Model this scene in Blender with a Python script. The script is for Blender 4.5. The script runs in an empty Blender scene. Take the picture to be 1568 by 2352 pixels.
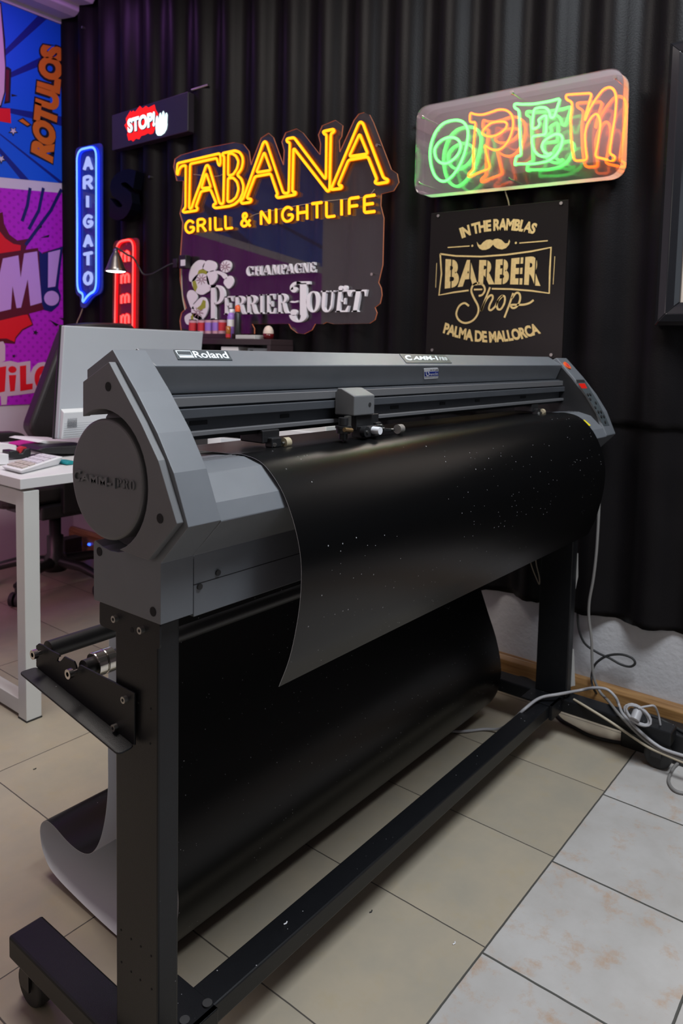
import bpy, bmesh, math, random
from mathutils import Vector, Matrix
from bisect import bisect_right
random.seed(7)
SC = bpy.context.scene
COL = SC.collection
R = math.radians

# ------------------------------------------------------------------ camera
FPX, CX, CY, HC = 1695.18, 784.0, 945.55, 1.1
YAW, PIT, ROL = R(38.485), R(4.6355), R(-1.2488)
_f = Vector((math.cos(YAW), math.sin(YAW), 0)); _r = Vector((math.sin(YAW), -math.cos(YAW), 0)); _d = Vector((0, 0, -1))
_f2 = math.cos(PIT)*_f + math.sin(PIT)*_d; _d2 = -math.sin(PIT)*_f + math.cos(PIT)*_d
_r3 = math.cos(ROL)*_r + math.sin(ROL)*_d2; _d3 = -math.sin(ROL)*_r + math.cos(ROL)*_d2
CAMP = Vector((0, 0, HC))
cam = bpy.data.cameras.new('camera'); cam.sensor_fit = 'VERTICAL'; cam.sensor_height = 36; cam.sensor_width = 24
cam.lens = FPX*36/2352; cam.shift_x = 0; cam.shift_y = -(1176-CY)/2352; cam.clip_start = 0.02
cam.dof.use_dof = True; cam.dof.focus_distance = 1.25; cam.dof.aperture_fstop = 7.0
camo = bpy.data.objects.new('camera', cam); COL.objects.link(camo)
mw = Matrix.Identity(4)
for i, v in enumerate((_r3, -_d3, -_f2)):
    for j in range(3): mw[j][i] = v[j]
mw.translation = CAMP
camo.matrix_world = mw
SC.camera = camo

# ------------------------------------------------------------------ view, world, lights
SC.view_settings.view_transform = 'Standard'; SC.view_settings.look = 'None'
SC.view_settings.gamma = 1; SC.view_settings.use_curve_mapping = False
SC.view_settings.exposure = 0.0
w = bpy.data.worlds.new('world'); SC.world = w; w.use_nodes = True
w.node_tree.nodes['Background'].inputs[0].default_value = (0.35, 0.4, 0.5, 1)
w.node_tree.nodes['Background'].inputs[1].default_value = 0.02
SC.cycles.max_bounces = 14; SC.cycles.glossy_bounces = 10; SC.cycles.transparent_max_bounces = 16
SC.cycles.sample_clamp_indirect = 8.0
def area(name, loc, to, sx, sy, energy, col):
    l = bpy.data.lights.new(name, 'AREA'); l.shape = 'RECTANGLE'; l.size = sx; l.size_y = sy; l.energy = energy; l.color = col
    o = bpy.data.objects.new(name, l); COL.objects.link(o); o.location = loc
    o.rotation_euler = (Vector(to)-Vector(loc)).to_track_quat('-Z', 'Y').to_euler()
    return o
area('ceiling_panel_light', (1.05, -0.12, 2.80), (1.1, -0.1, 0.0), 1.1, 0.8, 78, (0.87, 0.935, 1.0))
area('front_cool_light', (0.6, -2.85, 1.7), (1.0, 0.8, 0.7), 1.8, 1.4, 7, (0.78, 0.89, 1.0))  # plain cool area light from the front; no window is built there
area('desk_ceiling_light', (0.75, 1.75, 2.80), (0.75, 1.75, 0), 0.8, 0.8, 29, (1.0, 0.93, 0.86))
area('warm_fill_light', (-2.3, 0.6, 2.2), (0.6, 0.8, 0.8), 1.2, 0.6, 8.5, (1.0, 0.90, 0.78))  # added warm fill for the plotter's side faces and the vinyl backing
area('ceiling_fill_light', (-1.7, 2.3, 1.3), (-1.0, 2.2, 2.86), 1.0, 0.6, 10, (1.0, 0.80, 0.84))  # added unseen uplight; brightens the ceiling that the OPEN sign mirrors
area('purple_fill_light', (1.7, 3.1, 2.74), (1.95, 3.6, 1.4), 0.6, 0.12, 3.2, (0.66, 0.22, 1.0))  # added, stands in for unseen purple neon; tints poster wall and cornice
area('pink_fill_light', (0.7, 2.9, 0.66), (1.5, 3.6, 0.3), 0.5, 0.2, 2.6, (1.0, 0.35, 0.6))  # added pink fill, no known lamp; tints floor and wall under the desk

# ------------------------------------------------------------------ photo measurement -> place
def ray(u, v):
    return _r3*((u-CX)/FPX) + _d3*((v-CY)/FPX) + _f2
def onx(u, v, x):
    d = ray(u, v); return CAMP + d*(x/d.x)
def ony(u, v, y):
    d = ray(u, v); return CAMP + d*(y/d.y)
def onz(u, v, z=0.0):
    d = ray(u, v); return CAMP + d*((z-HC)/d.z)
def PX(x): return lambda u, v: onx(u, v, x)
def PY(y): return lambda u, v: ony(u, v, y)
def crop(pts, ox, oy, s): return [(ox+p[0]/s, oy+p[1]/s) for p in pts]

# ------------------------------------------------------------------ materials
def lin(r, g, b):
    f = lambda c: (c/255/12.92) if c/255 <= 0.04045 else ((c/255+0.055)/1.055)**2.4
    return (f(r), f(g), f(b), 1)
def mat(name, col, rough=0.5, metal=0.0, emit=None, es=0.0, noise=0.0, nscale=40, bump=0.0, bscale=300, spec=0.5, trans=0, coat=0):
    m = bpy.data.materials.new(name); m.use_nodes = True
    nt = m.node_tree; b = nt.nodes['Principled BSDF']
    if len(col) == 3: col = (*col, 1)
    b.inputs['Base Color'].default_value = col
    b.inputs['Roughness'].default_value = rough; b.inputs['Metallic'].default_value = metal
    b.inputs['Specular IOR Level'].default_value = spec
    if trans: b.inputs['Transmission Weight'].default_value = trans
    if coat: b.inputs['Coat Weight'].default_value = coat
    if emit:
        b.inputs['Emission Color'].default_value = (*emit[:3], 1); b.inputs['Emission Strength'].default_value = es
    tc = nt.nodes.new('ShaderNodeTexCoord')
    if noise:
        n = nt.nodes.new('ShaderNodeTexNoise'); n.inputs['Scale'].default_value = nscale; n.inputs['Detail'].default_value = 6
        nt.links.new(tc.outputs['Object'], n.inputs['Vector'])
        mx = nt.nodes.new('ShaderNodeMix'); mx.data_type = 'RGBA'
        mx.inputs[6].default_value = tuple(c*(1-noise) for c in col[:3])+(1,); mx.inputs[7].default_value = tuple(min(1, c*(1+noise)) for c in col[:3])+(1,)
        nt.links.new(n.outputs['Fac'], mx.inputs[0]); nt.links.new(mx.outputs[2], b.inputs['Base Color'])
    if bump:
        n2 = nt.nodes.new('ShaderNodeTexNoise'); n2.inputs['Scale'].default_value = bscale; n2.inputs['Detail'].default_value = 3
        nt.links.new(tc.outputs['Object'], n2.inputs['Vector'])
        bp = nt.nodes.new('ShaderNodeBump'); bp.inputs['Strength'].default_value = bump; bp.inputs['Distance'].default_value = 0.002
        nt.links.new(n2.outputs['Fac'], bp.inputs['Height']); nt.links.new(bp.outputs['Normal'], b.inputs['Normal'])
    return m
def emis(name, col, s):
    m = bpy.data.materials.new(name); m.use_nodes = True; nt = m.node_tree; nt.nodes.clear()
    e = nt.nodes.new('ShaderNodeEmission'); e.inputs[0].default_value = (*col, 1); e.inputs[1].default_value = s
    o = nt.nodes.new('ShaderNodeOutputMaterial'); nt.links.new(e.outputs[0], o.inputs[0]); return m
def acrylic(name, tint, clear=0.72, gloss=0.10, diff=(0.3, 0.3, 0.3), rough=0.03):
    """clear sheet: mostly see-through, some mirror reflection, a little scatter that catches nearby light"""
    m = bpy.data.materials.new(name); m.use_nodes = True; nt = m.node_tree; nt.nodes.clear()
    t = nt.nodes.new('ShaderNodeBsdfTransparent'); t.inputs[0].default_value = (*tint, 1)
    g = nt.nodes.new('ShaderNodeBsdfGlossy'); g.inputs['Roughness'].default_value = rough; g.inputs[0].default_value = (1, 1, 1, 1)
    d = nt.nodes.new('ShaderNodeBsdfDiffuse'); d.inputs[0].default_value = (*diff, 1)
    m1 = nt.nodes.new('ShaderNodeMixShader'); m1.inputs[0].default_value = gloss/(gloss+(1-clear-gloss)+1e-6)
    nt.links.new(d.outputs[0], m1.inputs[1]); nt.links.new(g.outputs[0], m1.inputs[2])
    m2 = nt.nodes.new('ShaderNodeMixShader'); m2.inputs[0].default_value = clear
    nt.links.new(m1.outputs[0], m2.inputs[1]); nt.links.new(t.outputs[0], m2.inputs[2])
    o = nt.nodes.new('ShaderNodeOutputMaterial'); nt.links.new(m2.outputs[0], o.inputs[0]); return m

M = {}
M['grey'] = mat('grey_plastic', (0.120, 0.128, 0.140), 0.40, noise=0.08, nscale=25, bump=0.10, bscale=1800)
M['grey2'] = mat('grey_plastic_inset', (0.112, 0.114, 0.118), 0.43, noise=0.08, nscale=25, bump=0.10, bscale=1800)
M['badge'] = mat('badge_grey', (0.055, 0.065, 0.07), 0.4)
M['badge_letter'] = mat('badge_lettering', (0.55, 0.60, 0.62), 0.4)
M['seam'] = mat('dark_seam_gap', (0.01, 0.01, 0.012), 0.8)  # dark line for the joint across the front panel
M['black'] = mat('black_painted_steel', (0.007, 0.0074, 0.0088), 0.36, spec=0.28, noise=0.2, nscale=60, bump=0.12, bscale=900)
M['blackp'] = mat('black_plastic', (0.012, 0.012, 0.013), 0.4)
M['blackm'] = mat('black_rubber', (0.02, 0.02, 0.02), 0.65)
M['hole'] = mat('dark_recess', (0.006, 0.006, 0.007), 0.9)
M['chrome'] = mat('chrome', (0.75, 0.72, 0.66), 0.16, 1.0)
M['steel'] = mat('zinc_steel', (0.5, 0.49, 0.46), 0.35, 1.0)
M['alu'] = mat('dark_anodised_aluminium', (0.10, 0.107, 0.12), 0.35, 0.5, noise=0.15, nscale=18)
M['alu_l'] = mat('aluminium_lip', (0.25, 0.25, 0.26), 0.35, 0.6)
M['vinyl_f'] = mat('black_vinyl_face', (0.002, 0.002, 0.0022), 0.31, spec=0.30)
M['vinyl_b'] = mat('white_backing_paper', (0.72, 0.73, 0.78), 0.6)
M['rubber_tan'] = mat('tan_rubber', (0.36, 0.30, 0.20), 0.6)
M['white_metal'] = mat('white_lacquered_metal', (0.62, 0.62, 0.60), 0.4, noise=0.06, nscale=8)
M['white_top'] = mat('white_laminate', (0.66, 0.65, 0.66), 0.35, noise=0.04, nscale=6)
M['white_pl'] = mat('white_plastic', (0.72, 0.72, 0.74), 0.4)
M['beige_pl'] = mat('beige_keys', (0.48, 0.42, 0.38), 0.5)
M['paper'] = mat('white_paper', (0.75, 0.73, 0.74), 0.7)
M['pinkp'] = mat('magenta_print', (0.62, 0.03, 0.32), 0.5)
M['teal'] = mat('teal_plastic', (0.0, 0.22, 0.24), 0.4)
M['blue_pl'] = mat('blue_plastic', (0.015, 0.09, 0.36), 0.4)
M['leather'] = mat('black_leatherette', (0.02, 0.017, 0.018), 0.42, bump=0.3, bscale=250)
M['mon'] = mat('silver_back_shell', (0.50, 0.53, 0.57), 0.38, noise=0.04, nscale=5)
M['mon2'] = mat('white_back_shell', (0.66, 0.68, 0.70), 0.45)
M['gold'] = mat('brushed_brass', (0.95, 0.66, 0.28), 0.34, 0.6, noise=0.25, nscale=90, bump=0.1, bscale=700)
M['signblack'] = mat('black_satin_sheet', (0.008, 0.0065, 0.006), 0.28, spec=0.28)
M['lamp_metal'] = mat('brushed_lamp_metal', (0.22, 0.21, 0.20), 0.3, 0.9)
M['bulb'] = emis('lit_bulb', (0.93, 1.0, 0.96), 9)
M['mirror'] = mat('mirror_back', (0.46, 0.44, 0.45), 0.015, 1.0)
_nt = M['mirror'].node_tree; _pb = _nt.nodes['Principled BSDF']; _g2 = _nt.nodes.new('ShaderNodeBsdfGlossy'); _g2.inputs[0].default_value = (.8, .8, .8, 1); _g2.inputs['Roughness'].default_value = .5
_mx = _nt.nodes.new('ShaderNodeMixShader'); _mx.inputs[0].default_value = .1; _ou = [n for n in _nt.nodes if n.type == 'OUTPUT_MATERIAL'][0]
_nt.links.new(_pb.outputs[0], _mx.inputs[1]); _nt.links.new(_g2.outputs[0], _mx.inputs[2]); _nt.links.new(_mx.outputs[0], _ou.inputs[0])
M['halfmirror'] = acrylic('half_mirror_front', (1.0, 0.96, 0.97), 0.62, 0.36, (0.3, 0.3, 0.3), 0.01)
M['rim'] = acrylic('frosted_rim', (1, 1, 1), 0.45, 0.10, (0.95, 0.95, 0.95), 0.1)
_nt = M['rim'].node_tree; _tr = _nt.nodes.new('ShaderNodeBsdfTranslucent'); _tr.inputs[0].default_value = (0.95, 0.95, 0.95, 1)
_df = [n for n in _nt.nodes if n.type == 'BSDF_DIFFUSE'][0]; _to = _df.outputs[0].links[0].to_socket; _nt.nodes.remove(_df); _nt.links.new(_tr.outputs[0], _to)
M['acr'] = acrylic('clear_acrylic', (0.97, 0.95, 0.96), 0.90, 0.06, (0.18, 0.14, 0.16), 0.015)
M['acr_edge'] = mat('acrylic_edge_glow', (0.35, 0.16, 0.10), 0.3, emit=(1.0, 0.20, 0.05), es=0.22)  # neon glow at the panel edge is put in as faint orange emission
M['acr_blue'] = acrylic('blue_lit_acrylic', (0.8, 0.86, 1.0), 0.52, 0.06, (0.05, 0.09, 0.55), 0.05)
M['acr_red'] = acrylic('red_lit_acrylic', (1.0, 0.85, 0.85), 0.64, 0.06, (0.35, 0.06, 0.06), 0.05)
M['y_core'] = emis('yellow_neon_core', (1.0, 0.40, 0.010), 2.1)
M['y_glow'] = emis('orange_neon_sleeve', (1.0, 0.17, 0.002), 0.85)
M['o_core'] = emis('amber_neon', (1.0, 0.145, 0.0006), 11.0)
M['g_core'] = emis('green_neon', (0.070, 1.0, 0.105), 11.0)
M['b_core'] = emis('light_blue_neon', (0.20, 0.46, 1.0), 1.5)
M['b_glow'] = emis('blue_neon_sleeve', (0.01, 0.04, 1.0), 1.3)
M['b_let'] = emis('lavender_neon', (0.42, 0.50, 1.0), 1.0)
M['r_core'] = emis('pink_red_neon', (1.0, 0.15, 0.14), 1.25)
M['r_glow'] = emis('red_neon_sleeve', (1.0, 0.01, 0.015), 1.1)
M['led_red'] = emis('red_pixels', (1.0, 0.015, 0.02), 1.3)
M['led_white'] = emis('white_pixels', (0.72, 0.95, 1.0), 1.7)
M['led_blue'] = emis('blue_indicator', (0.02, 0.08, 1.0), 4.0)
M['led_disp'] = emis('red_display', (1.0, 0.03, 0.02), 0.55)
M['whiteprint'] = mat('white_cut_letters', (0.78, 0.74, 0.77), 0.5)
M['olive'] = mat('olive_print', (0.32, 0.33, 0.03), 0.5)
M['pet_edge'] = mat('petal_line_print', (0.34, 0.20, 0.24), 0.5)
M['off'] = mat('off_white_strip', (0.50, 0.49, 0.47), 0.6)
M['cable_g'] = mat('grey_cable', (0.20, 0.19, 0.18), 0.5)
M['cable_w'] = mat('white_cable', (0.36, 0.35, 0.36), 0.45)
M['cable_t'] = mat('beige_cable', (0.42, 0.36, 0.26), 0.5)
M['yellow'] = mat('yellow_print', (0.72, 0.60, 0.01), 0.5)
M['orange'] = mat('orange_plastic', (0.75, 0.11, 0.02), 0.4)
M['blue_print'] = mat('dark_blue_print', (0.01, 0.03, 0.28), 0.4)
M['frame_bl'] = mat('glossy_black_frame', (0.012, 0.012, 0.014), 0.14, spec=0.6)
M['mount'] = mat('beige_mount_board', (0.55, 0.45, 0.37), 0.7)
M['dark_blue'] = mat('dark_blue_letter', (0.0015, 0.002, 0.006), 0.4, spec=0.15)
M['dark_wood'] = mat('dark_brown_laminate', (0.035, 0.02, 0.022), 0.5)
M['red_ink'] = mat('red_label', (0.55, 0.03, 0.04), 0.4)
M['pink_can'] = mat('pink_can', (0.55, 0.30, 0.36), 0.35)
M['lilac'] = mat('lilac_label', (0.30, 0.16, 0.55), 0.4)
M['grey_pr'] = mat('printer_grey', (0.10, 0.105, 0.11), 0.5)

# floor tiles (procedural grid in world metres)
def tile_mat(name, base1, base2, spot, spot_amt, px, ox, py, oy, joint, jw):
    m = bpy.data.materials.new(name); m.use_nodes = True; nt = m.node_tree; b = nt.nodes['Principled BSDF']
    N = nt.nodes.new; L = nt.links.new
    tc = N('ShaderNodeTexCoord'); sp = N('ShaderNodeSeparateXYZ'); L(tc.outputs['Object'], sp.inputs[0])
    def mth(op, a, bv=None, clamp=False):
        n = N('ShaderNodeMath'); n.operation = op; n.use_clamp = clamp
        for i, q in enumerate((a, bv)):
            if q is None: continue
            if isinstance(q, (int, float)): n.inputs[i].default_value = q
            else: L(q, n.inputs[i])
        return n.outputs[0]
    nz = N('ShaderNodeTexNoise'); nz.inputs['Scale'].default_value = 25; L(tc.outputs['Object'], nz.inputs['Vector'])
    jit = mth('MULTIPLY', mth('SUBTRACT', nz.outputs['Fac'], 0.5), 0.0018)
    ds = []; ids = []
    for out, p, o in ((sp.outputs['X'], px, ox), (sp.outputs['Y'], py, oy)):
        q = mth('DIVIDE', mth('SUBTRACT', mth('ADD', out, jit), o), p)
        fr = mth('FRACT', q); ids.append(mth('FLOOR', q))
        ds.append(mth('MULTIPLY', mth('MINIMUM', fr, mth('SUBTRACT', 1.0, fr)), p))
    dmin = mth('MINIMUM', ds[0], ds[1])
    jm = mth('LESS_THAN', dmin, jw)
    cid = N('ShaderNodeCombineXYZ'); L(ids[0], cid.inputs[0]); L(ids[1], cid.inputs[1])
    wn = N('ShaderNodeTexWhiteNoise'); L(cid.outputs[0], wn.inputs['Vector'])
    # per tile shifted mottling
    add = N('ShaderNodeVectorMath'); add.operation = 'MULTIPLY_ADD'
    L(wn.outputs['Color'], add.inputs[0]); add.inputs[1].default_value = (5, 5, 5); L(tc.outputs['Object'], add.inputs[2])
    n1 = N('ShaderNodeTexNoise'); n1.inputs['Scale'].default_value = 7; n1.inputs['Detail'].default_value = 8; n1.inputs['Roughness'].default_value = 0.6
    L(add.outputs[0], n1.inputs['Vector'])
    mx = N('ShaderNodeMix'); mx.data_type = 'RGBA'; mx.inputs[6].default_value = base1; mx.inputs[7].default_value = base2
    rmp = N('ShaderNodeMapRange'); rmp.inputs[1].default_value = 0.35; rmp.inputs[2].default_value = 0.65; L(n1.outputs['Fac'], rmp.inputs[0])
    L(rmp.outputs[0], mx.inputs[0])
    n2 = N('ShaderNodeTexNoise'); n2.inputs['Scale'].default_value = 16; n2.inputs['Detail'].default_value = 10; n2.inputs['Roughness'].default_value = 0.72
    L(add.outputs[0], n2.inputs['Vector'])
    r2 = N('ShaderNodeMapRange'); r2.inputs[1].default_value = 0.53; r2.inputs[2].default_value = 0.72; r2.inputs[4].default_value = spot_amt; L(n2.outputs['Fac'], r2.inputs[0])
    mx2 = N('ShaderNodeMix'); mx2.data_type = 'RGBA'; mx2.inputs[7].default_value = spot; L(r2.outputs[0], mx2.inputs[0]); L(mx.outputs[2], mx2.inputs[6])
    hs = N('ShaderNodeHueSaturation'); L(mx2.outputs[2], hs.inputs['Color'])
    L(mth('ADD', mth('MULTIPLY', wn.outputs['Value'], 0.12), 0.94), hs.inputs['Value'])
    mx3 = N('ShaderNodeMix'); mx3.data_type = 'RGBA'; mx3.inputs[7].default_value = joint; L(jm, mx3.inputs[0]); L(hs.outputs[0], mx3.inputs[6])
    L(mx3.outputs[2], b.inputs['Base Color'])
    rr = N('ShaderNodeMapRange'); rr.inputs[3].default_value = 0.38; rr.inputs[4].default_value = 0.58; L(n1.outputs['Fac'], rr.inputs[0]); L(rr.outputs[0], b.inputs['Roughness'])
    bp = N('ShaderNodeBump'); bp.inputs['Strength'].default_value = 0.5; bp.inputs['Distance'].default_value = 0.0015
    hgt = mth('MINIMUM', mth('DIVIDE', dmin, jw*1.6), 1.0)
    L(mth('ADD', hgt, mth('MULTIPLY', n2.outputs['Fac'], 0.25)), bp.inputs['Height']); L(bp.outputs[0], b.inputs['Normal'])
    return m
M['tile_c'] = tile_mat('cream_tiles', (0.37, 0.315, 0.235, 1), (0.315, 0.28, 0.22, 1), (0.36, 0.29, 0.18, 1), 0.5, 0.3225, 0.868, 0.617, 0.5765, (0.07, 0.06, 0.05, 1), 0.0014)
M['tile_w'] = tile_mat('mottled_white_tiles', (0.47, 0.45, 0.43, 1), (0.40, 0.375, 0.35, 1), (0.42, 0.265, 0.16, 1), 0.9, 0.3215, 1.176, 0.315, 0.5765, (0.07, 0.068, 0.06, 1), 0.0024)

def wood_mat():
    m = bpy.data.materials.new('varnished_wood'); m.use_nodes = True; nt = m.node_tree; b = nt.nodes['Principled BSDF']
    tc = nt.nodes.new('ShaderNodeTexCoord'); mp = nt.nodes.new('ShaderNodeMapping'); mp.inputs['Scale'].default_value = (20, 2.0, 40)
    n = nt.nodes.new('ShaderNodeTexNoise'); n.inputs['Scale'].default_value = 3; n.inputs['Detail'].default_value = 8
    cr = nt.nodes.new('ShaderNodeValToRGB'); cr.color_ramp.elements[0].color = (0.20, 0.095, 0.03, 1); cr.color_ramp.elements[1].color = (0.36, 0.20, 0.075, 1)
    cr.color_ramp.elements[0].position = 0.35; cr.color_ramp.elements[1].position = 0.65
    nt.links.new(tc.outputs['Object'], mp.inputs[0]); nt.links.new(mp.outputs[0], n.inputs['Vector']); nt.links.new(n.outputs['Fac'], cr.inputs[0]); nt.links.new(cr.outputs[0], b.inputs['Base Color'])
    b.inputs['Roughness'].default_value = 0.35
    return m
M['wood'] = wood_mat()
M['plaster'] = mat('rough_white_plaster', (0.50, 0.49, 0.50), 0.8, noise=0.12, nscale=6, bump=0.8, bscale=60)
M['plaster_l'] = mat('white_painted_wall', (0.56, 0.50, 0.56), 0.7, noise=0.06, nscale=4, bump=0.2, bscale=90)
M['clad'] = mat('black_corrugated_sheet', (0.006, 0.0052, 0.0058), 0.42, spec=0.11, noise=0.35, nscale=7, bump=0.25, bscale=220)
M['plaster_d'] = mat('dark_painted_wall', (0.10, 0.09, 0.095), 0.8, noise=0.1, nscale=4)
M['ceil'] = mat('off_white_ceiling', (0.72, 0.60, 0.64), 0.8, noise=0.05, nscale=2)

def rays_mat():
    """printed sky blue with darker sun rays"""
    m = bpy.data.materials.new('blue_ray_print'); m.use_nodes = True; nt = m.node_tree; b = nt.nodes['Principled BSDF']; N = nt.nodes.new; L = nt.links.new
    tc = N('ShaderNodeTexCoord'); sp = N('ShaderNodeSeparateXYZ'); L(tc.outputs['Object'], sp.inputs[0])
    def mth(op, a, bv=None):
        n = N('ShaderNodeMath'); n.operation = op
        for i, q in enumerate((a, bv)):
            if q is None: continue
            if isinstance(q, (int, float)): n.inputs[i].default_value = q
            else: L(q, n.inputs[i])
        return n.outputs[0]
    dx = mth('SUBTRACT', sp.outputs['X'], 1.62); dz = mth('SUBTRACT', sp.outputs['Z'], 2.22)
    an = mth('ARCTAN2', dz, dx)
    s = mth('SINE', mth('MULTIPLY', an, 23.0)); s2 = mth('SINE', mth('ADD', mth('MULTIPLY', an, 9.0), 1.2))
    k = mth('GREATER_THAN', mth('ADD', s, mth('MULTIPLY', s2, 0.5)), 0.95)
    mx = N('ShaderNodeMix'); mx.data_type = 'RGBA'; mx.inputs[6].default_value = (0.0, 0.10, 0.66, 1); mx.inputs[7].default_value = (0.0, 0.01, 0.20, 1); L(k, mx.inputs[0])
    L(mx.outputs[2], b.inputs['Base Color']); b.inputs['Roughness'].default_value = 0.5
    return m
M['rays'] = rays_mat()
def dots_mat():
    m = bpy.data.materials.new('purple_halftone_print'); m.use_nodes = True; nt = m.node_tree; b = nt.nodes['Principled BSDF']; N = nt.nodes.new; L = nt.links.new
    tc = N('ShaderNodeTexCoord'); sp = N('ShaderNodeSeparateXYZ'); L(tc.outputs['Object'], sp.inputs[0])
    def mth(op, a, bv=None):
        n = N('ShaderNodeMath'); n.operation = op
        for i, q in enumerate((a, bv)):
            if q is None: continue
            if isinstance(q, (int, float)): n.inputs[i].default_value = q
            else: L(q, n.inputs[i])
        return n.outputs[0]
    f = lambda o: mth('SUBTRACT', mth('FRACT', mth('MULTIPLY', o, 22.0)), 0.5)
    a, c = f(mth('ADD', sp.outputs['X'], sp.outputs['Z'])), f(mth('SUBTRACT', sp.outputs['X'], sp.outputs['Z']))
    r = mth('ADD', mth('MULTIPLY', a, a), mth('MULTIPLY', c, c))
    k = mth('MULTIPLY', mth('LESS_THAN', r, 0.05), 0.45)
    mx = N('ShaderNodeMix'); mx.data_type = 'RGBA'; mx.inputs[6].default_value = (0.46, 0.008, 0.56, 1); mx.inputs[7].default_value = (0.16, 0.0, 0.24, 1); L(k, mx.inputs[0])
    L(mx.outputs[2], b.inputs['Base Color']); b.inputs['Roughness'].default_value = 0.5
    return m
M['dots'] = dots_mat()
M['p_or'] = mat('orange_print', (0.62, 0.16, 0.01), 0.5)
M['p_bk'] = mat('black_print', (0.006, 0.004, 0.012), 0.5)
M['p_red'] = mat('red_print', (0.72, 0.004, 0.015), 0.5)
M['p_dred'] = mat('dark_red_print', (0.10, 0.0, 0.012), 0.5)
M['p_lav'] = mat('lavender_print', (0.55, 0.30, 0.72), 0.5)
M['p_pink'] = mat('pale_pink_print', (0.60, 0.42, 0.52), 0.5)
M['p_white'] = mat('white_print_gutter', (0.62, 0.58, 0.64), 0.5)
M['p_dblue'] = mat('deep_blue_print', (0.004, 0.006, 0.11), 0.5)

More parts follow.
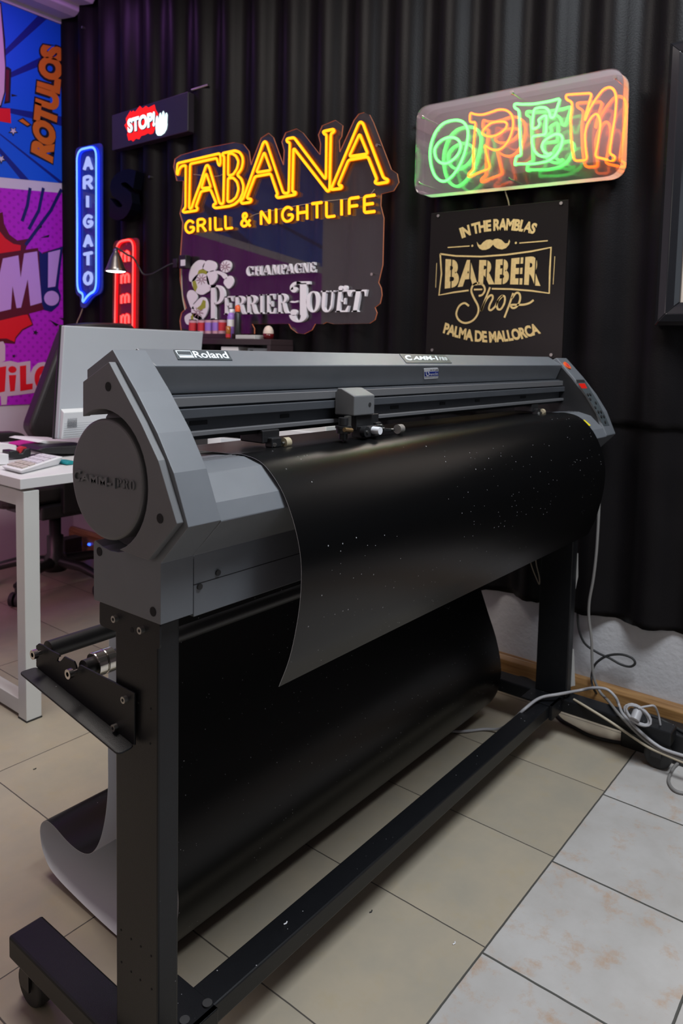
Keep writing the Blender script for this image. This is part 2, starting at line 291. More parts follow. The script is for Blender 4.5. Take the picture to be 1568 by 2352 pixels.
# ------------------------------------------------------------------ mesh helpers
class MB:
    def __init__(s): s.v = []; s.f = []; s.m = []; s.sm = []
    def add(s, vs, fs, mi=0, smooth=False):
        o = len(s.v); s.v += [tuple(v) for v in vs]
        for f in fs: s.f.append([o+i for i in f]); s.m.append(mi); s.sm.append(smooth)
        return s
    def box(s, lo, hi, mi=0):
        x0, y0, z0 = lo; x1, y1, z1 = hi
        return s.add([(x0, y0, z0), (x1, y0, z0), (x1, y1, z0), (x0, y1, z0), (x0, y0, z1), (x1, y0, z1), (x1, y1, z1), (x0, y1, z1)],
                     [(0, 3, 2, 1), (4, 5, 6, 7), (0, 1, 5, 4), (1, 2, 6, 5), (2, 3, 7, 6), (3, 0, 4, 7)], mi)
    def prism(s, pts, off, mi=0, side=None):
        """closed outline pushed along off"""
        pts = [Vector(p) for p in pts]; off = Vector(off); n = len(pts)
        nrm = Vector((0, 0, 0))
        for i in range(n): nrm += pts[i].cross(pts[(i+1) % n])
        if nrm.dot(off) > 0: pts = pts[::-1]
        s.add(pts+[p+off for p in pts], [tuple(range(n)), tuple(range(2*n-1, n-1, -1))], mi)
        o = len(s.v)-2*n
        for i in range(n):
            j = (i+1) % n
            s.f.append([o+j, o+i, o+n+i, o+n+j]); s.m.append(mi if side is None else side); s.sm.append(False)
        return s
    def tube(s, path, r, n=8, mi=0, closed=False, caps=True):
        P = [Vector(p) for p in path]; m = len(P)
        if m < 2: return s
        T = []
        for i in range(m):
            a = P[(i-1) % m] if (closed or i > 0) else P[i]; b = P[(i+1) % m] if (closed or i < m-1) else P[i]
            t = (b-a); T.append(t.normalized() if t.length > 1e-9 else Vector((0, 0, 1)))
        u = T[0].orthogonal().normalized(); vs = []
        rr = r if callable(r) else (lambda k: r)
        for i in range(m):
            u = (u-T[i]*u.dot(T[i])); u = u.normalized() if u.length > 1e-6 else T[i].orthogonal().normalized()
            w_ = T[i].cross(u); q = rr(i/(m-1))
            for k in range(n):
                a = 2*math.pi*k/n; vs.append(P[i]+(u*math.cos(a)+w_*math.sin(a))*q)
        fs = []
        for i in range(m if closed else m-1):
            for k in range(n):
                a = i*n+k; b = i*n+(k+1) % n; j = (i+1) % m
                fs.append((a, b, j*n+(k+1) % n, j*n+k))
        s.add(vs, fs, mi, True)
        if caps and not closed:
            s.add(vs[:n], [tuple(range(n))[::-1]], mi); s.add(vs[-n:], [tuple(range(n))], mi)
        return s
    def cyl(s, a, b, r, n=24, mi=0, r2=None):
        a, b = Vector(a), Vector(b); t = (b-a).normalized(); u = t.orthogonal().normalized(); w_ = t.cross(u)
        r2 = r if r2 is None else r2
        vs = [a+(u*math.cos(2*math.pi*k/n)+w_*math.sin(2*math.pi*k/n))*r for k in range(n)] + [b+(u*math.cos(2*math.pi*k/n)+w_*math.sin(2*math.pi*k/n))*r2 for k in range(n)]
        s.add(vs, [(k, (k+1) % n, n+(k+1) % n, n+k) for k in range(n)], mi, True)
        o = len(s.v)-2*n
        s.f.append([o+k for k in range(n)][::-1]); s.m.append(mi); s.sm.append(False)
        s.f.append([o+n+k for k in range(n)]); s.m.append(mi); s.sm.append(False)
        return s
    def lathe(s, base, axis, prof, n=24, mi=0):
        """prof: (radius, distance along axis)"""
        base = Vector(base); t = Vector(axis).normalized(); u = t.orthogonal().normalized(); w_ = t.cross(u); vs = []
        for r, h in prof:
            for k in range(n):
                a = 2*math.pi*k/n; vs.append(base+t*h+(u*math.cos(a)+w_*math.sin(a))*r)
        fs = [(i*n+k, i*n+(k+1) % n, (i+1)*n+(k+1) % n, (i+1)*n+k) for i in range(len(prof)-1) for k in range(n)]
        s.add(vs, fs, mi, True)
        return s
    def ribbon(s, pts, wd, nrm, th=0.001, mi=0, closed=False):
        """flat stroke lying on a plane with normal nrm"""
        P = [Vector(p) for p in pts]; m = len(P); nrm = Vector(nrm).normalized(); L_, R_ = [], []
        for i in range(m):
            a = P[(i-1) % m] if (closed or i > 0) else P[i]; b = P[(i+1) % m] if (closed or i < m-1) else P[i]
            t = (b-a).normalized(); sd = nrm.cross(t).normalized()*wd/2
            L_.append(P[i]+sd); R_.append(P[i]-sd)
        for i in range(m if closed else m-1):
            j = (i+1) % m
            s.prism([L_[i], L_[j], R_[j], R_[i]], nrm*th, mi)
        return s
    def build(s, name, mats, parent=None, bevel=0, seg=2, angle=35, recalc=False):
        me = bpy.data.meshes.new(name); me.from_pydata(s.v, [], s.f)
        for m_ in (mats if isinstance(mats, (list, tuple)) else [mats]): me.materials.append(M[m_] if isinstance(m_, str) else m_)
        me.polygons.foreach_set('material_index', s.m); me.polygons.foreach_set('use_smooth', s.sm)
        me.update()
        if any(s.sm) and not all(s.sm):   # crisp rims where a round side meets a flat cap
            fl_ = {}
            for p_ in me.polygons:
                for k_ in p_.edge_keys: fl_.setdefault(k_, []).append(p_.use_smooth)
            at_ = me.attributes.new('sharp_edge', 'BOOLEAN', 'EDGE')
            at_.data.foreach_set('value', [len(set(fl_.get(tuple(sorted(e_.vertices)), []))) > 1 for e_ in me.edges])
        if recalc:
            bm = bmesh.new(); bm.from_mesh(me); bmesh.ops.recalc_face_normals(bm, faces=bm.faces); bm.to_mesh(me); bm.free()
        o = bpy.data.objects.new(name, me); COL.objects.link(o)
        if parent is not None:
            o.parent = parent
            if parent.parent is None: o.location = -parent.location if parent.type == 'EMPTY' else (0, 0, 0)
        if bevel:
            b = o.modifiers.new('bevel', 'BEVEL'); b.width = bevel; b.segments = seg; b.limit_method = 'ANGLE'; b.angle_limit = R(angle); b.harden_normals = False
        return o
def tag(o, label, cat, group=None):
    o['label'] = label; o['category'] = cat
    if group: o['group'] = group
    return o
def thing(name, label, cat, loc, group=None):
    o = bpy.data.objects.new(name, None); COL.objects.link(o); o.location = loc; o.empty_display_size = 0.05
    return tag(o, label, cat, group)
def structure(o): o['kind'] = 'structure'; return o
def smooth_path(pts, k=6, closed=False):
    P = [Vector(p) for p in pts]; n = len(P); out = []
    for i in range(n if closed else n-1):
        p1, p2 = P[i], P[(i+1) % n]
        p0 = P[(i-1) % n] if (closed or i > 0) else p1*2-p2
        p3 = P[(i+2) % n] if (closed or i < n-2) else p2*2-p1
        for j in range(k):
            t = j/k
            out.append(0.5*((2*p1)+(p2-p0)*t+(2*p0-5*p1+4*p2-p3)*t*t+(-p0+3*p1-3*p2+p3)*t**3))
    if not closed: out.append(P[-1])
    return out
def rounded(pts, r, k=4, closed=True):
    """round the corners of a 3D polyline"""
    P = [Vector(p) for p in pts]; n = len(P); out = []
    for i in range(n):
        if not closed and i in (0, n-1): out.append(P[i]); continue
        a, b, c = P[i-1], P[i], P[(i+1) % n]
        d1 = min(r, (a-b).length*0.45); d2 = min(r, (c-b).length*0.45)
        s_, e_ = b+(a-b).normalized()*d1, b+(c-b).normalized()*d2
        for j in range(k+1):
            t = j/k; out.append(s_*(1-t)**2+b*2*t*(1-t)+e_*t*t)
    return out
_tc = {}
def text2d(body, bold=0.0, shear=0.0, spacing=1.0, res=4):
    """letter outlines as flat triangles, scaled to the unit square"""
    key = (body, bold, shear, spacing, res)
    if key in _tc: return _tc[key]
    c = bpy.data.curves.new('lettering_tmp', 'FONT'); c.body = body; c.size = 1; c.offset = bold; c.shear = shear; c.space_character = spacing; c.resolution_u = res
    o = bpy.data.objects.new('lettering_tmp', c); COL.objects.link(o)
    bpy.context.view_layer.update()
    me = bpy.data.meshes.new_from_object(o.evaluated_get(bpy.context.evaluated_depsgraph_get()))
    vs = [tuple(v.co[:2]) for v in me.vertices]; fs = [tuple(p.vertices) for p in me.polygons]
    bpy.data.objects.remove(o); bpy.data.curves.remove(c); bpy.data.meshes.remove(me)
    x0, x1 = min(v[0] for v in vs), max(v[0] for v in vs); y0, y1 = min(v[1] for v in vs), max(v[1] for v in vs)
    vs = [((v[0]-x0)/(x1-x0), (v[1]-y0)/(y1-y0)) for v in vs]
    _tc[key] = (vs, fs); return vs, fs
def interp(pts, t):
    L_ = [0.0]
    for a, b in zip(pts, pts[1:]): L_.append(L_[-1]+math.hypot(b[0]-a[0], b[1]-a[1]))
    d = t*L_[-1]; i = min(max(bisect_right(L_, d)-1, 0), len(pts)-2)
    q = (d-L_[i])/max(L_[i+1]-L_[i], 1e-9)
    return (pts[i][0]+(pts[i+1][0]-pts[i][0])*q, pts[i][1]+(pts[i+1][1]-pts[i][1])*q)
def lettering(mb, body, base, top, plane, nrm, th=0.001, mi=0, lift=0.0, **kw):
    """text set between a base line and a top line measured in the photograph, on a real plane"""
    vs, fs = text2d(body, **kw); nrm = Vector(nrm)
    out = []
    for x, y in vs:
        a, b = interp(base, x), interp(top, x)
        out.append(plane(a[0]+(b[0]-a[0])*y, a[1]+(b[1]-a[1])*y)+nrm*lift)
    return solid(mb, out, fs, nrm*th, mi)
def solid(mb, vs, fs, off, mi=0):
    n = len(vs); edges = {}
    for f in fs:
        for a, b in zip(f, f[1:]+f[:1]):
            edges[(a, b)] = 1
    nr = (Vector(vs[fs[0][1]])-Vector(vs[fs[0][0]])).cross(Vector(vs[fs[0][2]])-Vector(vs[fs[0][0]]))
    flip = nr.dot(off) < 0
    F = [tuple(n+i for i in (f[::-1] if flip else f)) for f in fs]
    for (a, b) in edges:
        if (b, a) not in edges: F.append((a, b, n+b, n+a) if not flip else (b, a, n+a, n+b))
    mb.add(list(vs)+[Vector(v)+off for v in vs], F, mi); return mb
# single-stroke letters in a unit box
ST = {
 'A': [[(0, 0), (.5, 1), (1, 0)], [(.2, .36), (.8, .36)]],
 'R': [[(0, 0), (0, 1), (.6, 1), (.9, .88), (.9, .64), (.6, .5), (0, .5)], [(.5, .5), (1, 0)]],
 'I': [[(.5, 0), (.5, 1)]],
 'G': [[(.95, .8), (.75, .97), (.4, 1), (.1, .8), (0, .5), (.1, .2), (.4, 0), (.75, .03), (1, .2), (1, .45), (.6, .45)]],
 'T': [[(0, 1), (1, 1)], [(.5, 1), (.5, 0)]],
 'O': [[(.5, 1), (.85, .88), (1, .5), (.85, .12), (.5, 0), (.15, .12), (0, .5), (.15, .88), (.5, 1)]],
 'L': [[(0, 1), (0, 0), (1, 0)]],
 'N': [[(0, 0), (0, 1), (1, 0), (1, 1)]],
 'H': [[(0, 0), (0, 1)], [(1, 0), (1, 1)], [(0, .5), (1, .5)]],
 'F': [[(0, 0), (0, 1), (1, 1)], [(0, .5), (.85, .5)]],
 'E': [[(1, 0), (0, 0), (0, 1), (1, 1)], [(0, .5), (.85, .5)]],
 '&': [[(1, 0), (.25, .68), (.25, .9), (.45, 1), (.65, .9), (.65, .72), (.1, .38), (.05, .15), (.3, 0), (.65, .08), (1, .45)]],
 'm': [[(0, 0), (0, 1)], [(0, .7), (.25, 1), (.5, .8), (.5, 0)], [(.5, .7), (.75, 1), (1, .8), (1, 0)]],
}
def strokes(mb, ch, quad, plane, r, mi=0, n=6, lift=None):
    bl, br, tr, tl = quad
    for st in ST[ch]:
        pts = []
        for x, y in st:
            u = (bl[0]*(1-x)+br[0]*x)*(1-y)+(tl[0]*(1-x)+tr[0]*x)*y; v = (bl[1]*(1-x)+br[1]*x)*(1-y)+(tl[1]*(1-x)+tr[1]*x)*y
            p = plane(u, v); pts.append(p if lift is None else p+lift)
        mb.tube(rounded(pts, 0.008, 3, False), r, n, mi)
# engraved-style serif letters: polygons in a unit box
def ring(cx, cy, a, b, ai, bi, a0=0, a1=360, n=20, dx=0):
    out = []
    for i in range(n):
        t0, t1 = R(a0+(a1-a0)*i/n), R(a0+(a1-a0)*(i+1)/n)
        out.append([(cx+a*math.cos(t0), cy+b*math.sin(t0)), (cx+a*math.cos(t1), cy+b*math.sin(t1)), (cx+dx+ai*math.cos(t1), cy+bi*math.sin(t1)), (cx+dx+ai*math.cos(t0), cy+bi*math.sin(t0))])
    return out
def bx(x0, y0, x1, y1): return [(x0, y0), (x1, y0), (x1, y1), (x0, y1)]
def stem(x, w_=.24, y0=0, y1=1, s=.09): return [bx(x, y0, x+w_, y1), [(x-s, y0), (x+w_+s, y0), (x+w_, y0+.07), (x, y0+.07)], [(x-s, y1), (x, y1-.07), (x+w_, y1-.07), (x+w_+s, y1)]]
SF = {
 'C': ring(.54, .5, .5, .5, .22, .45, 40, 320)+[[(.86, .62), (.95, .62), (.95, .98), (.9, .92)], [(.86, .38), (.92, .05), (.97, .1), (.95, .38)]],
 'G': ring(.54, .5, .5, .5, .22, .45, 40, 330)+[bx(.72, .05, .95, .42), bx(.62, .38, 1.03, .45), [(.86, .62), (.95, .62), (.95, .98), (.9, .92)]],
 'O': ring(.5, .5, .5, .5, .22, .44),
 'H': stem(.08)+stem(.68)+[bx(.3, .46, .7, .54)],
 'A': [[(.0, 0), (.06, 0), (.52, 1), (.46, 1)], [(.42, 1), (.6, 1), (.98, 0), (.72, 0)], bx(.2, .3, .75, .37), bx(-.06, 0, .2, .06), bx(.62, 0, 1.06, .06)],
 'M': stem(.72, .2)+[[(.04, 0), (.1, 0), (.16, 1), (.1, 1)], [(.06, 1), (.28, 1), (.54, .1), (.46, .02)], [(.46, .02), (.54, .02), (.8, 1), (.72, 1)], bx(-.04, 0, .2, .05)],
 'N': [[(.08, 1), (.3, 1), (.92, .02), (.84, .0), (.7, .02)], bx(.1, 0, .17, 1), bx(.84, 0, .92, 1), bx(0, 0, .28, .06), bx(.72, .94, 1.03, 1), bx(-.02, .94, .2, 1)],
 'P': stem(.1)+ring(.4, .73, .5, .27, .24, .22, -90, 90)+[bx(.3, .95, .42, 1), bx(.3, .46, .42, .51)],
 'R': stem(.08)+ring(.38, .75, .5, .25, .24, .2, -90, 90)+[bx(.3, .95, .4, 1), bx(.3, .5, .42, .55), [(.46, .5), (.66, .52), (.84, .14), (1.0, .0), (.72, .0), (.6, .1)]],
 'E': stem(.1)+[[(.3, .94), (.9, .94), (.9, .72), (.84, .72), (.7, .93)], bx(.3, .93, .9, 1), [(.3, .0), (.95, .0), (.98, .28), (.9, .28), (.75, .07), (.3, .07)], bx(.3, .47, .6, .53), [(.58, .36), (.68, .36), (.68, .64), (.58, .64), (.54, .5)]],
 'I': stem(.3, .4, s=.16),
 'U': [bx(.06, .3, .32, 1), bx(.74, .3, .86, 1), bx(-.04, .94, .42, 1), bx(.62, .94, .98, 1)]+ring(.46, .3, .4, .3, .2, .23, 180, 360, dx=.04),
 'T': stem(.36, .28)+[bx(.0, .93, 1.0, 1), [(.0, .93), (.16, .93), (.1, .84), (.06, .7), (.0, .7)], [(1.0, .93), (.84, .93), (.9, .84), (.94, .7), (1.0, .7)]],
 'J': [bx(.55, .18, .86, .96), bx(.38, .93, 1.02, 1)]+ring(.46, .18, .42, .18, .13, .14, 180, 360, dx=0)+ring(.25, .24, .16, .078, .0, .0, 0, 360, 16)+ring(.43, .84, .36, .16, .2, .09, 60, 200)+ring(.26, .80, .15, .072, 0, 0, 0, 360, 16),
}
def serif(mb, ch, quad, plane, nrm, th, mi=0):
    bl, br, tr, tl = quad; nrm = Vector(nrm)
    for poly in SF[ch]:
        pts = []
        for x, y in poly:
            u = (bl[0]*(1-x)+br[0]*x)*(1-y)+(tl[0]*(1-x)+tr[0]*x)*y; v = (bl[1]*(1-x)+br[1]*x)*(1-y)+(tl[1]*(1-x)+tr[1]*x)*y
            pts.append(plane(u, v))
        a = (pts[1]-pts[0]).cross(pts[2]-pts[0]).length+(pts[2]-pts[0]).cross(pts[-1]-pts[0]).length
        if a > 1e-9: mb.prism(pts, nrm*th, mi)
def quad_slice(q, x0, x1):
    bl, br, tr, tl = q; l = lambda a, b, t: (a[0]+(b[0]-a[0])*t, a[1]+(b[1]-a[1])*t)
    return (l(bl, br, x0), l(bl, br, x1), l(tl, tr, x1), l(tl, tr, x0))
NX = (-1, 0, 0)   # signs on the far wall face this way
NY = (0, -1, 0)

# ================================================================== SETTING
XW, YL, YR, XB, ZC = 2.20, 3.60, -3.0, -2.6, 2.86
b = MB()
b.add([(XB, 0.5765, 0), (XW, 0.5765, 0), (XW, YL, 0), (XB, YL, 0)], [(0, 1, 2, 3)], 0)
b.add([(XB, YR, 0), (XW, YR, 0), (XW, 0.5765, 0), (XB, 0.5765, 0)], [(0, 1, 2, 3)], 1)
b.add([(XB, YR, -.05), (XW, YR, -.05), (XW, YL, -.05), (XB, YL, -.05)], [(3, 2, 1, 0)], 0)
structure(b.build('floor', ['tile_c', 'tile_w']))
structure(MB().box((XW, YR, -.05), (XW+.12, YL+.12, ZC)).build('wall_far', 'plaster'))
structure(MB().box((XB, YL, -.05), (XW, YL+.12, ZC)).build('wall_left', 'plaster_l'))
structure(MB().box((XB, YR-.12, -.05), (XW+.12, YR, ZC)).build('wall_right', 'plaster_d'))
structure(MB().box((XB-.12, YR-.12, -.05), (XB, YL+.12, ZC)).build('wall_back', 'plaster_d'))
structure(MB().box((XB-.12, YR-.12, ZC), (XW+.12, YL+.12, ZC+.1)).build('ceiling', 'ceil'))
b = MB().prism([(XW, -1.5, 0), (XW-.028, -1.5, 0), (XW-.028, -1.5, .108), (XW-.018, -1.5, .122), (XW, -1.5, .122)], (0, 5.1, 0))
structure(b.build('baseboard_far', 'wood', bevel=.002))
# plaster cornice over the left wall, its stepped end in front of the black sheets
prof = [(3.60, 2.86), (3.60, 2.762), (3.475, 2.744), (3.425, 2.756), (3.424, 2.785), (3.315, 2.764), (3.285, 2.79), (3.285, 2.86)]
structure(MB().prism([(XB, y, z) for y, z in prof], (2.155-XB, 0, 0)).build('trim_1', 'plaster_l', bevel=.006))
# corrugated black sheets
yref = onx(1474, 1440, 2.15).y; PER = 0.1765
def corr(name, z0, z1, xm, amp, wob=0.0):
    b = MB(); n = int((YL-.002+2.95)/PER*12); zs = [z0, z0+.02, (z0+z1)/2, z1-.02, z1]; vs = []
    for i in range(n+1):
        y = -2.95+(YL-.002+2.95)*i/n
        ph = 2*math.pi*(y-yref)/PER; c = math.cos(ph); c = math.copysign(abs(c)**0.75, c)
        for k, z in enumerate(zs):
            dz = wob*(random.random()-.5) if k == 0 else 0
            vs.append((xm-amp*c, y, z+dz))
    m = len(zs)
    b.add(vs, [(i*m+k, i*m+k+1, (i+1)*m+k+1, (i+1)*m+k) for i in range(n) for k in range(m-1)], 0, True)
    o = b.build(name, 'clad'); s = o.modifiers.new('thickness', 'SOLIDIFY'); s.thickness = 0.005; s.offset = 0
    return structure(o)
corr('wall_cladding', 0.905, 2.855, 2.168, 0.020)
corr('wall_cladding', 0.328, 1.0, 2.176, 0.020, 0.006)

def specks(m, scale, size, keep, bright):
    """scattered white dust on a dark surface"""
    nt = m.node_tree; b = nt.nodes['Principled BSDF']; N = nt.nodes.new; L = nt.links.new
    tc = N('ShaderNodeTexCoord'); v = N('ShaderNodeTexVoronoi'); v.inputs['Scale'].default_value = scale; L(tc.outputs['Object'], v.inputs['Vector'])
    sp = N('ShaderNodeSeparateColor'); L(v.outputs['Color'], sp.inputs[0])
    a = N('ShaderNodeMath'); a.operation = 'GREATER_THAN'; L(sp.outputs[0], a.inputs[0]); a.inputs[1].default_value = 1-keep
    sz = N('ShaderNodeMath'); sz.operation = 'MULTIPLY'; L(sp.outputs[1], sz.inputs[0]); sz.inputs[1].default_value = size
    d = N('ShaderNodeMath'); d.operation = 'LESS_THAN'; L(v.outputs['Distance'], d.inputs[0]); L(sz.outputs[0], d.inputs[1])
    n = N('ShaderNodeTexNoise'); n.inputs['Scale'].default_value = 4; L(tc.outputs['Object'], n.inputs['Vector'])
    n2 = N('ShaderNodeMath'); n2.operation = 'GREATER_THAN'; L(n.outputs['Fac'], n2.inputs[0]); n2.inputs[1].default_value = 0.47
    p = N('ShaderNodeMath'); p.operation = 'MULTIPLY'; L(a.outputs[0], p.inputs[0]); L(d.outputs[0], p.inputs[1])
    p2 = N('ShaderNodeMath'); p2.operation = 'MULTIPLY'; L(p.outputs[0], p2.inputs[0]); L(n2.outputs[0], p2.inputs[1])
    mx = N('ShaderNodeMix'); mx.data_type = 'RGBA'; L(p2.outputs[0], mx.inputs[0]); mx.inputs[7].default_value = (bright, bright, bright*1.05, 1)
    ln = b.inputs['Base Color'].links
    if ln: L(ln[0].from_socket, mx.inputs[6])
    else: mx.inputs[6].default_value = b.inputs['Base Color'].default_value
    L(mx.outputs[2], b.inputs['Base Color'])
specks(M['vinyl_f'], 150, 0.17, 0.2, 0.33)
specks(M['black'], 150, 0.17, 0.10, 0.3)

# ================================================================== VINYL CUTTER
cut = thing('vinyl_cutter', 'large dark grey roll-fed vinyl cutting plotter on a black wheeled steel stand', 'plotter', (1.35, .80, 0))
XL, XLI, XRI, XR = .575, .628, 2.052, 2.126
DC = (.849, .9235)
def arc(r, a0, a1, n=22): return [(DC[0]+r*math.cos(R(a0+(a1-a0)*i/n)), DC[1]+r*math.sin(R(a0+(a1-a0)*i/n))) for i in range(n+1)]
front = [(.845, 1.0965), (.792, 1.0425), (.750, .9935), (.718, .947), (.690, .884)]
ex = lambda yz, x: [(x, y, z) for y, z in yz]
outl = [(.904, 1.068)]+front+[(.743, .829), (.743, .749), (.891, .748), (.891, .829)]
b = MB()
b.prism(ex(outl+arc(.0985, 293, 57)+[(.904, 1.005)], XL), (XLI-XL, 0, 0))
side = b.build('side_cover', 'grey', cut, bevel=.0028, seg=3, angle=25)
ring_ = [(min(y, .905), z) for y, z in arc(.0978, 0, 352.5, 47)]
MB().prism(ex(ring_, XL+.030), (.018, 0, 0)).build('recess_plate', 'grey2', cut)
b = MB().prism(ex([(.897, 1.052), (.837, 1.0805), (.769, 1.006), (.734, .962), (.698, .889), (.754, .833), (.812, .835)]+arc(.0945, 249, 59), XL-.011), (.0108, 0, 0))
pan = b.build('side_panel', 'grey2', cut, bevel=.0022, angle=25)
b = MB(); b.cyl((.5665, *DC), (.6045, *DC), .0815, 72)
disc = b.build('round_cap', 'grey2', cut, bevel=.004, seg=3, angle=40)
b = MB()
lettering(b, 'C', [(171, 1104), (187, 1106)], [(173, 1078), (189, 1080)], PX(.5664), NX, .003, bold=.03)
lettering(b, 'AMM-1', [(189, 1103.5), (230, 1112), (268, 1122)], [(189, 1086), (230, 1094), (268, 1098)], PX(.5664), NX, .003, bold=.03)
q = ((270, 1118), (313, 1127), (313, 1104), (270, 1099))
for i, ch in enumerate('PRO'): serif(b, ch, quad_slice(q, i/3+.02, (i+1)/3-.04), PX(.5664), NX, .0018)
b.build('raised_lettering', 'grey2', disc)
for u, v, x, par in ((248, 888, XL-.011, pan), (367, 1191, XL-.011, pan), (228, 1267, XL, side), (351, 1405, XL, side)):
    p = onx(u, v, x-.0004); bb = MB(); bb.cyl((x-.0007, p.y, p.z), (x+.004, p.y, p.z), .0062, 20)
    bb.build('screw_hole', 'hole', par)
# top cover
b = MB().prism([(XLI+.001, y, z) for y, z in [(.904, 1.068), (.868, 1.0990), (.825, 1.0757), (.842, 1.0348), (.90, 1.0342)]], (XRI-XLI-.006, 0, 0))
top = b.build('top_cover', 'grey', cut, bevel=.0018, angle=20)
def onseg(u, v, a, c):
    """meet the inclined strip that runs along the machine through profile points a and c (y, z)"""
    d = ray(u, v); n = Vector((0, c[1]-a[1], a[0]-c[0])); t = (Vector((0, a[0], a[1]))-CAMP).dot(n)/d.dot(n); return CAMP+d*t
ctop = ((.868, 1.0990), (.825, 1.0757)); cfr = ((.825, 1.0757), (.842, 1.0348))
PT = lambda u, v: onseg(u, v, *ctop); PF = lambda u, v: onseg(u, v, *cfr)
NT = Vector((0, -(ctop[0][1]-ctop[1][1]), ctop[0][0]-ctop[1][0])).normalized(); NF = Vector((0, -(cfr[0][1]-cfr[1][1]), cfr[0][0]-cfr[1][0])).normalized()
c7 = lambda pts: crop(pts, 400, 800, 9.8)
b = MB().prism([PT(*p)+NT*.0002 for p in c7([(-22, 48), (1190, 75), (1305, 280), (78, 265)])], NT*.0012)
badge = b.build('name_plate', 'badge', top)
b = MB(); q0 = .0015
for ln in ([(25, 78), (350, 85), (405, 185), (85, 178), (25, 78)],):
    b.ribbon([PT(*p)+NT*q0 for p in c7(ln)], .0022, NT, .0004)
b.prism([PT(*p)+NT*q0 for p in c7([(98, 196), (425, 200), (445, 236), (122, 234)])], NT*.0004)
lettering(b, 'Roland', c7([(470, 236), (1235, 250)]), c7([(385, 86), (1150, 96)]), PT, NT, .0004, lift=q0, bold=.022)
b.build('logo_lettering', 'badge_letter', badge)
c8 = lambda pts: crop(pts, 900, 800, 9.8)
b = MB().prism([PT(*p)+NT*.0002 for p in c8([(160, 135), (1185, 160), (1340, 340), (320, 338)])], NT*.0012)
badge = b.build('name_plate', 'badge', top)
b = MB()
lettering(b, 'C', c8([(320, 288), (455, 288)]), c8([(255, 172), (405, 174)]), PT, NT, .0004, lift=q0, bold=.05)
lettering(b, 'AMM-1', c8([(475, 275), (1040, 282)]), c8([(475, 195), (985, 186)]), PT, NT, .0004, lift=q0, bold=.04)
q = c8([(1070, 285), (1255, 285), (1215, 212), (1040, 208)])
for i, ch in enumerate('PRO'): serif(b, ch, quad_slice(q, i/3+.02, (i+1)/3-.04), lambda u, v: PT(u, v)+NT*q0, NT, .0004)
b.build('logo_lettering', 'badge_letter', badge)
b = MB()
b.prism(rounded([PF(*p)+NF*.0002 for p in c8([(712, 455), (1035, 440), (1030, 668), (716, 690)])], .003), NF*.0008, 0)
b.prism([PF(*p)+NF*.0011 for p in c8([(722, 525), (1033, 515), (1032, 615), (725, 630)])], NF*.0002, 1)
lettering(b, 'rancón', c8([(830, 606), (1018, 597)]), c8([(830, 552), (1018, 530)]), PF, NF, .0002, 0, lift=.0014)
b.ribbon(smooth_path([PF(*p)+NF*.0014 for p in c8([(755, 520), (760, 580), (790, 612), (818, 590), (815, 540), (795, 540)])], 4), .0022, NF, .0002, 0)
lettering(b, '971 77 16 08', c8([(850, 505), (1018, 498)]), c8([(850, 478), (1018, 468)]), PF, NF, .0002, 2, lift=.0011)
lettering(b, 'www maquinaria rotulacion', c8([(728, 665), (1025, 648)]), c8([(728, 645), (1025, 630)]), PF, NF, .0002, 2, lift=.0011)
b.build('dealer_sticker', ['white_pl', 'blue_print', 'p_bk'], top)
# rail
b = MB()
b.box((XLI, .832, .974), (XRI, .872, 1.0335), 0)
b.box((XLI, .822, 1.0175), (XRI, .832, 1.031), 1)
b.box((XLI, .816, 1.001), (XRI, .832, 1.0145), 0)
b.box((XLI, .818, .9745), (XRI, .832, .9815), 1)
b.box((XLI, .826, .968), (XRI, .845, .9745), 2)
rail = b.build('carriage_rail', ['alu', 'alu_l', 'blackp'], cut, bevel=.001)
for u, v, du in ((455, 979, 20), (653, 967, 10), (905, 948, 9), (1015, 940, 6), (1095, 931, 5), (1200, 923, 6)):
    p, q = ony(u-du, v, .8318), ony(u+du, v, .8318); z = .992
    MB().box((p.x, .8306, z-.003), (q.x, .832, z+.003)).build('position_mark', 'hole', rail)
# carriage
car = MB().prism([(1.006, y, z) for y, z in [(.772, .990), (.772, 1.0245), (.801, 1.0368), (.8112, 1.0368), (.8112, 1.032), (.8155, 1.031), (.8155, .990)]], (.060, 0, 0)).build('carriage_cover', 'grey2', cut, bevel=.0025, seg=3)
p = ony(849, 929, .7718); MB().cyl((p.x, .7712, p.z), (p.x, .776, p.z), .0036, 16).build('screw_hole', 'hole', car)
c6 = lambda u, v: (740+u/7.127, 860+v/7.127)
def oy(u, v, y): return ony(*c6(u, v), y)
b = MB()
a, c = oy(560, 690, .778), oy(920, 880, .778); b.box((a.x, .778, c.z), (c.x, .826, .9898))
a, c = oy(640, 860, .768), oy(990, 1000, .768); b.box((a.x, .768, c.z), (c.x-.006, .79, a.z))
p1 = [oy(u, v, .772) for u, v in ((880, 790), (960, 775), (1040, 880), (1190, 890), (1190, 930), (960, 950), (880, 940))]
b.prism(p1, (0, .012, 0))
mech = b.build('tool_head', 'blackp', cut, bevel=.0012)
b = MB(); p = oy(345, 860, .77)
for r_, v0, v1 in ((.0085, 710, 830), (.014, 840, 880), (.0125, 880, 960), (.0075, 960, 1060), (.0015, 1060, 1105)):
    z0, z1 = oy(345, v0, .77).z, oy(345, v1, .77).z; b.cyl((p.x, .77, z1), (p.x, .77, z0), r_, 20)
holder = b.build('blade_holder', 'blackp', cut)
b = MB(); p, q = oy(360, 905, .757), oy(480, 915, .757); b.cyl(p, q, .0038, 14); b.build('thumb_screw', mat('brass_screw', (0.33, 0.22, 0.11), .35, .8), holder)
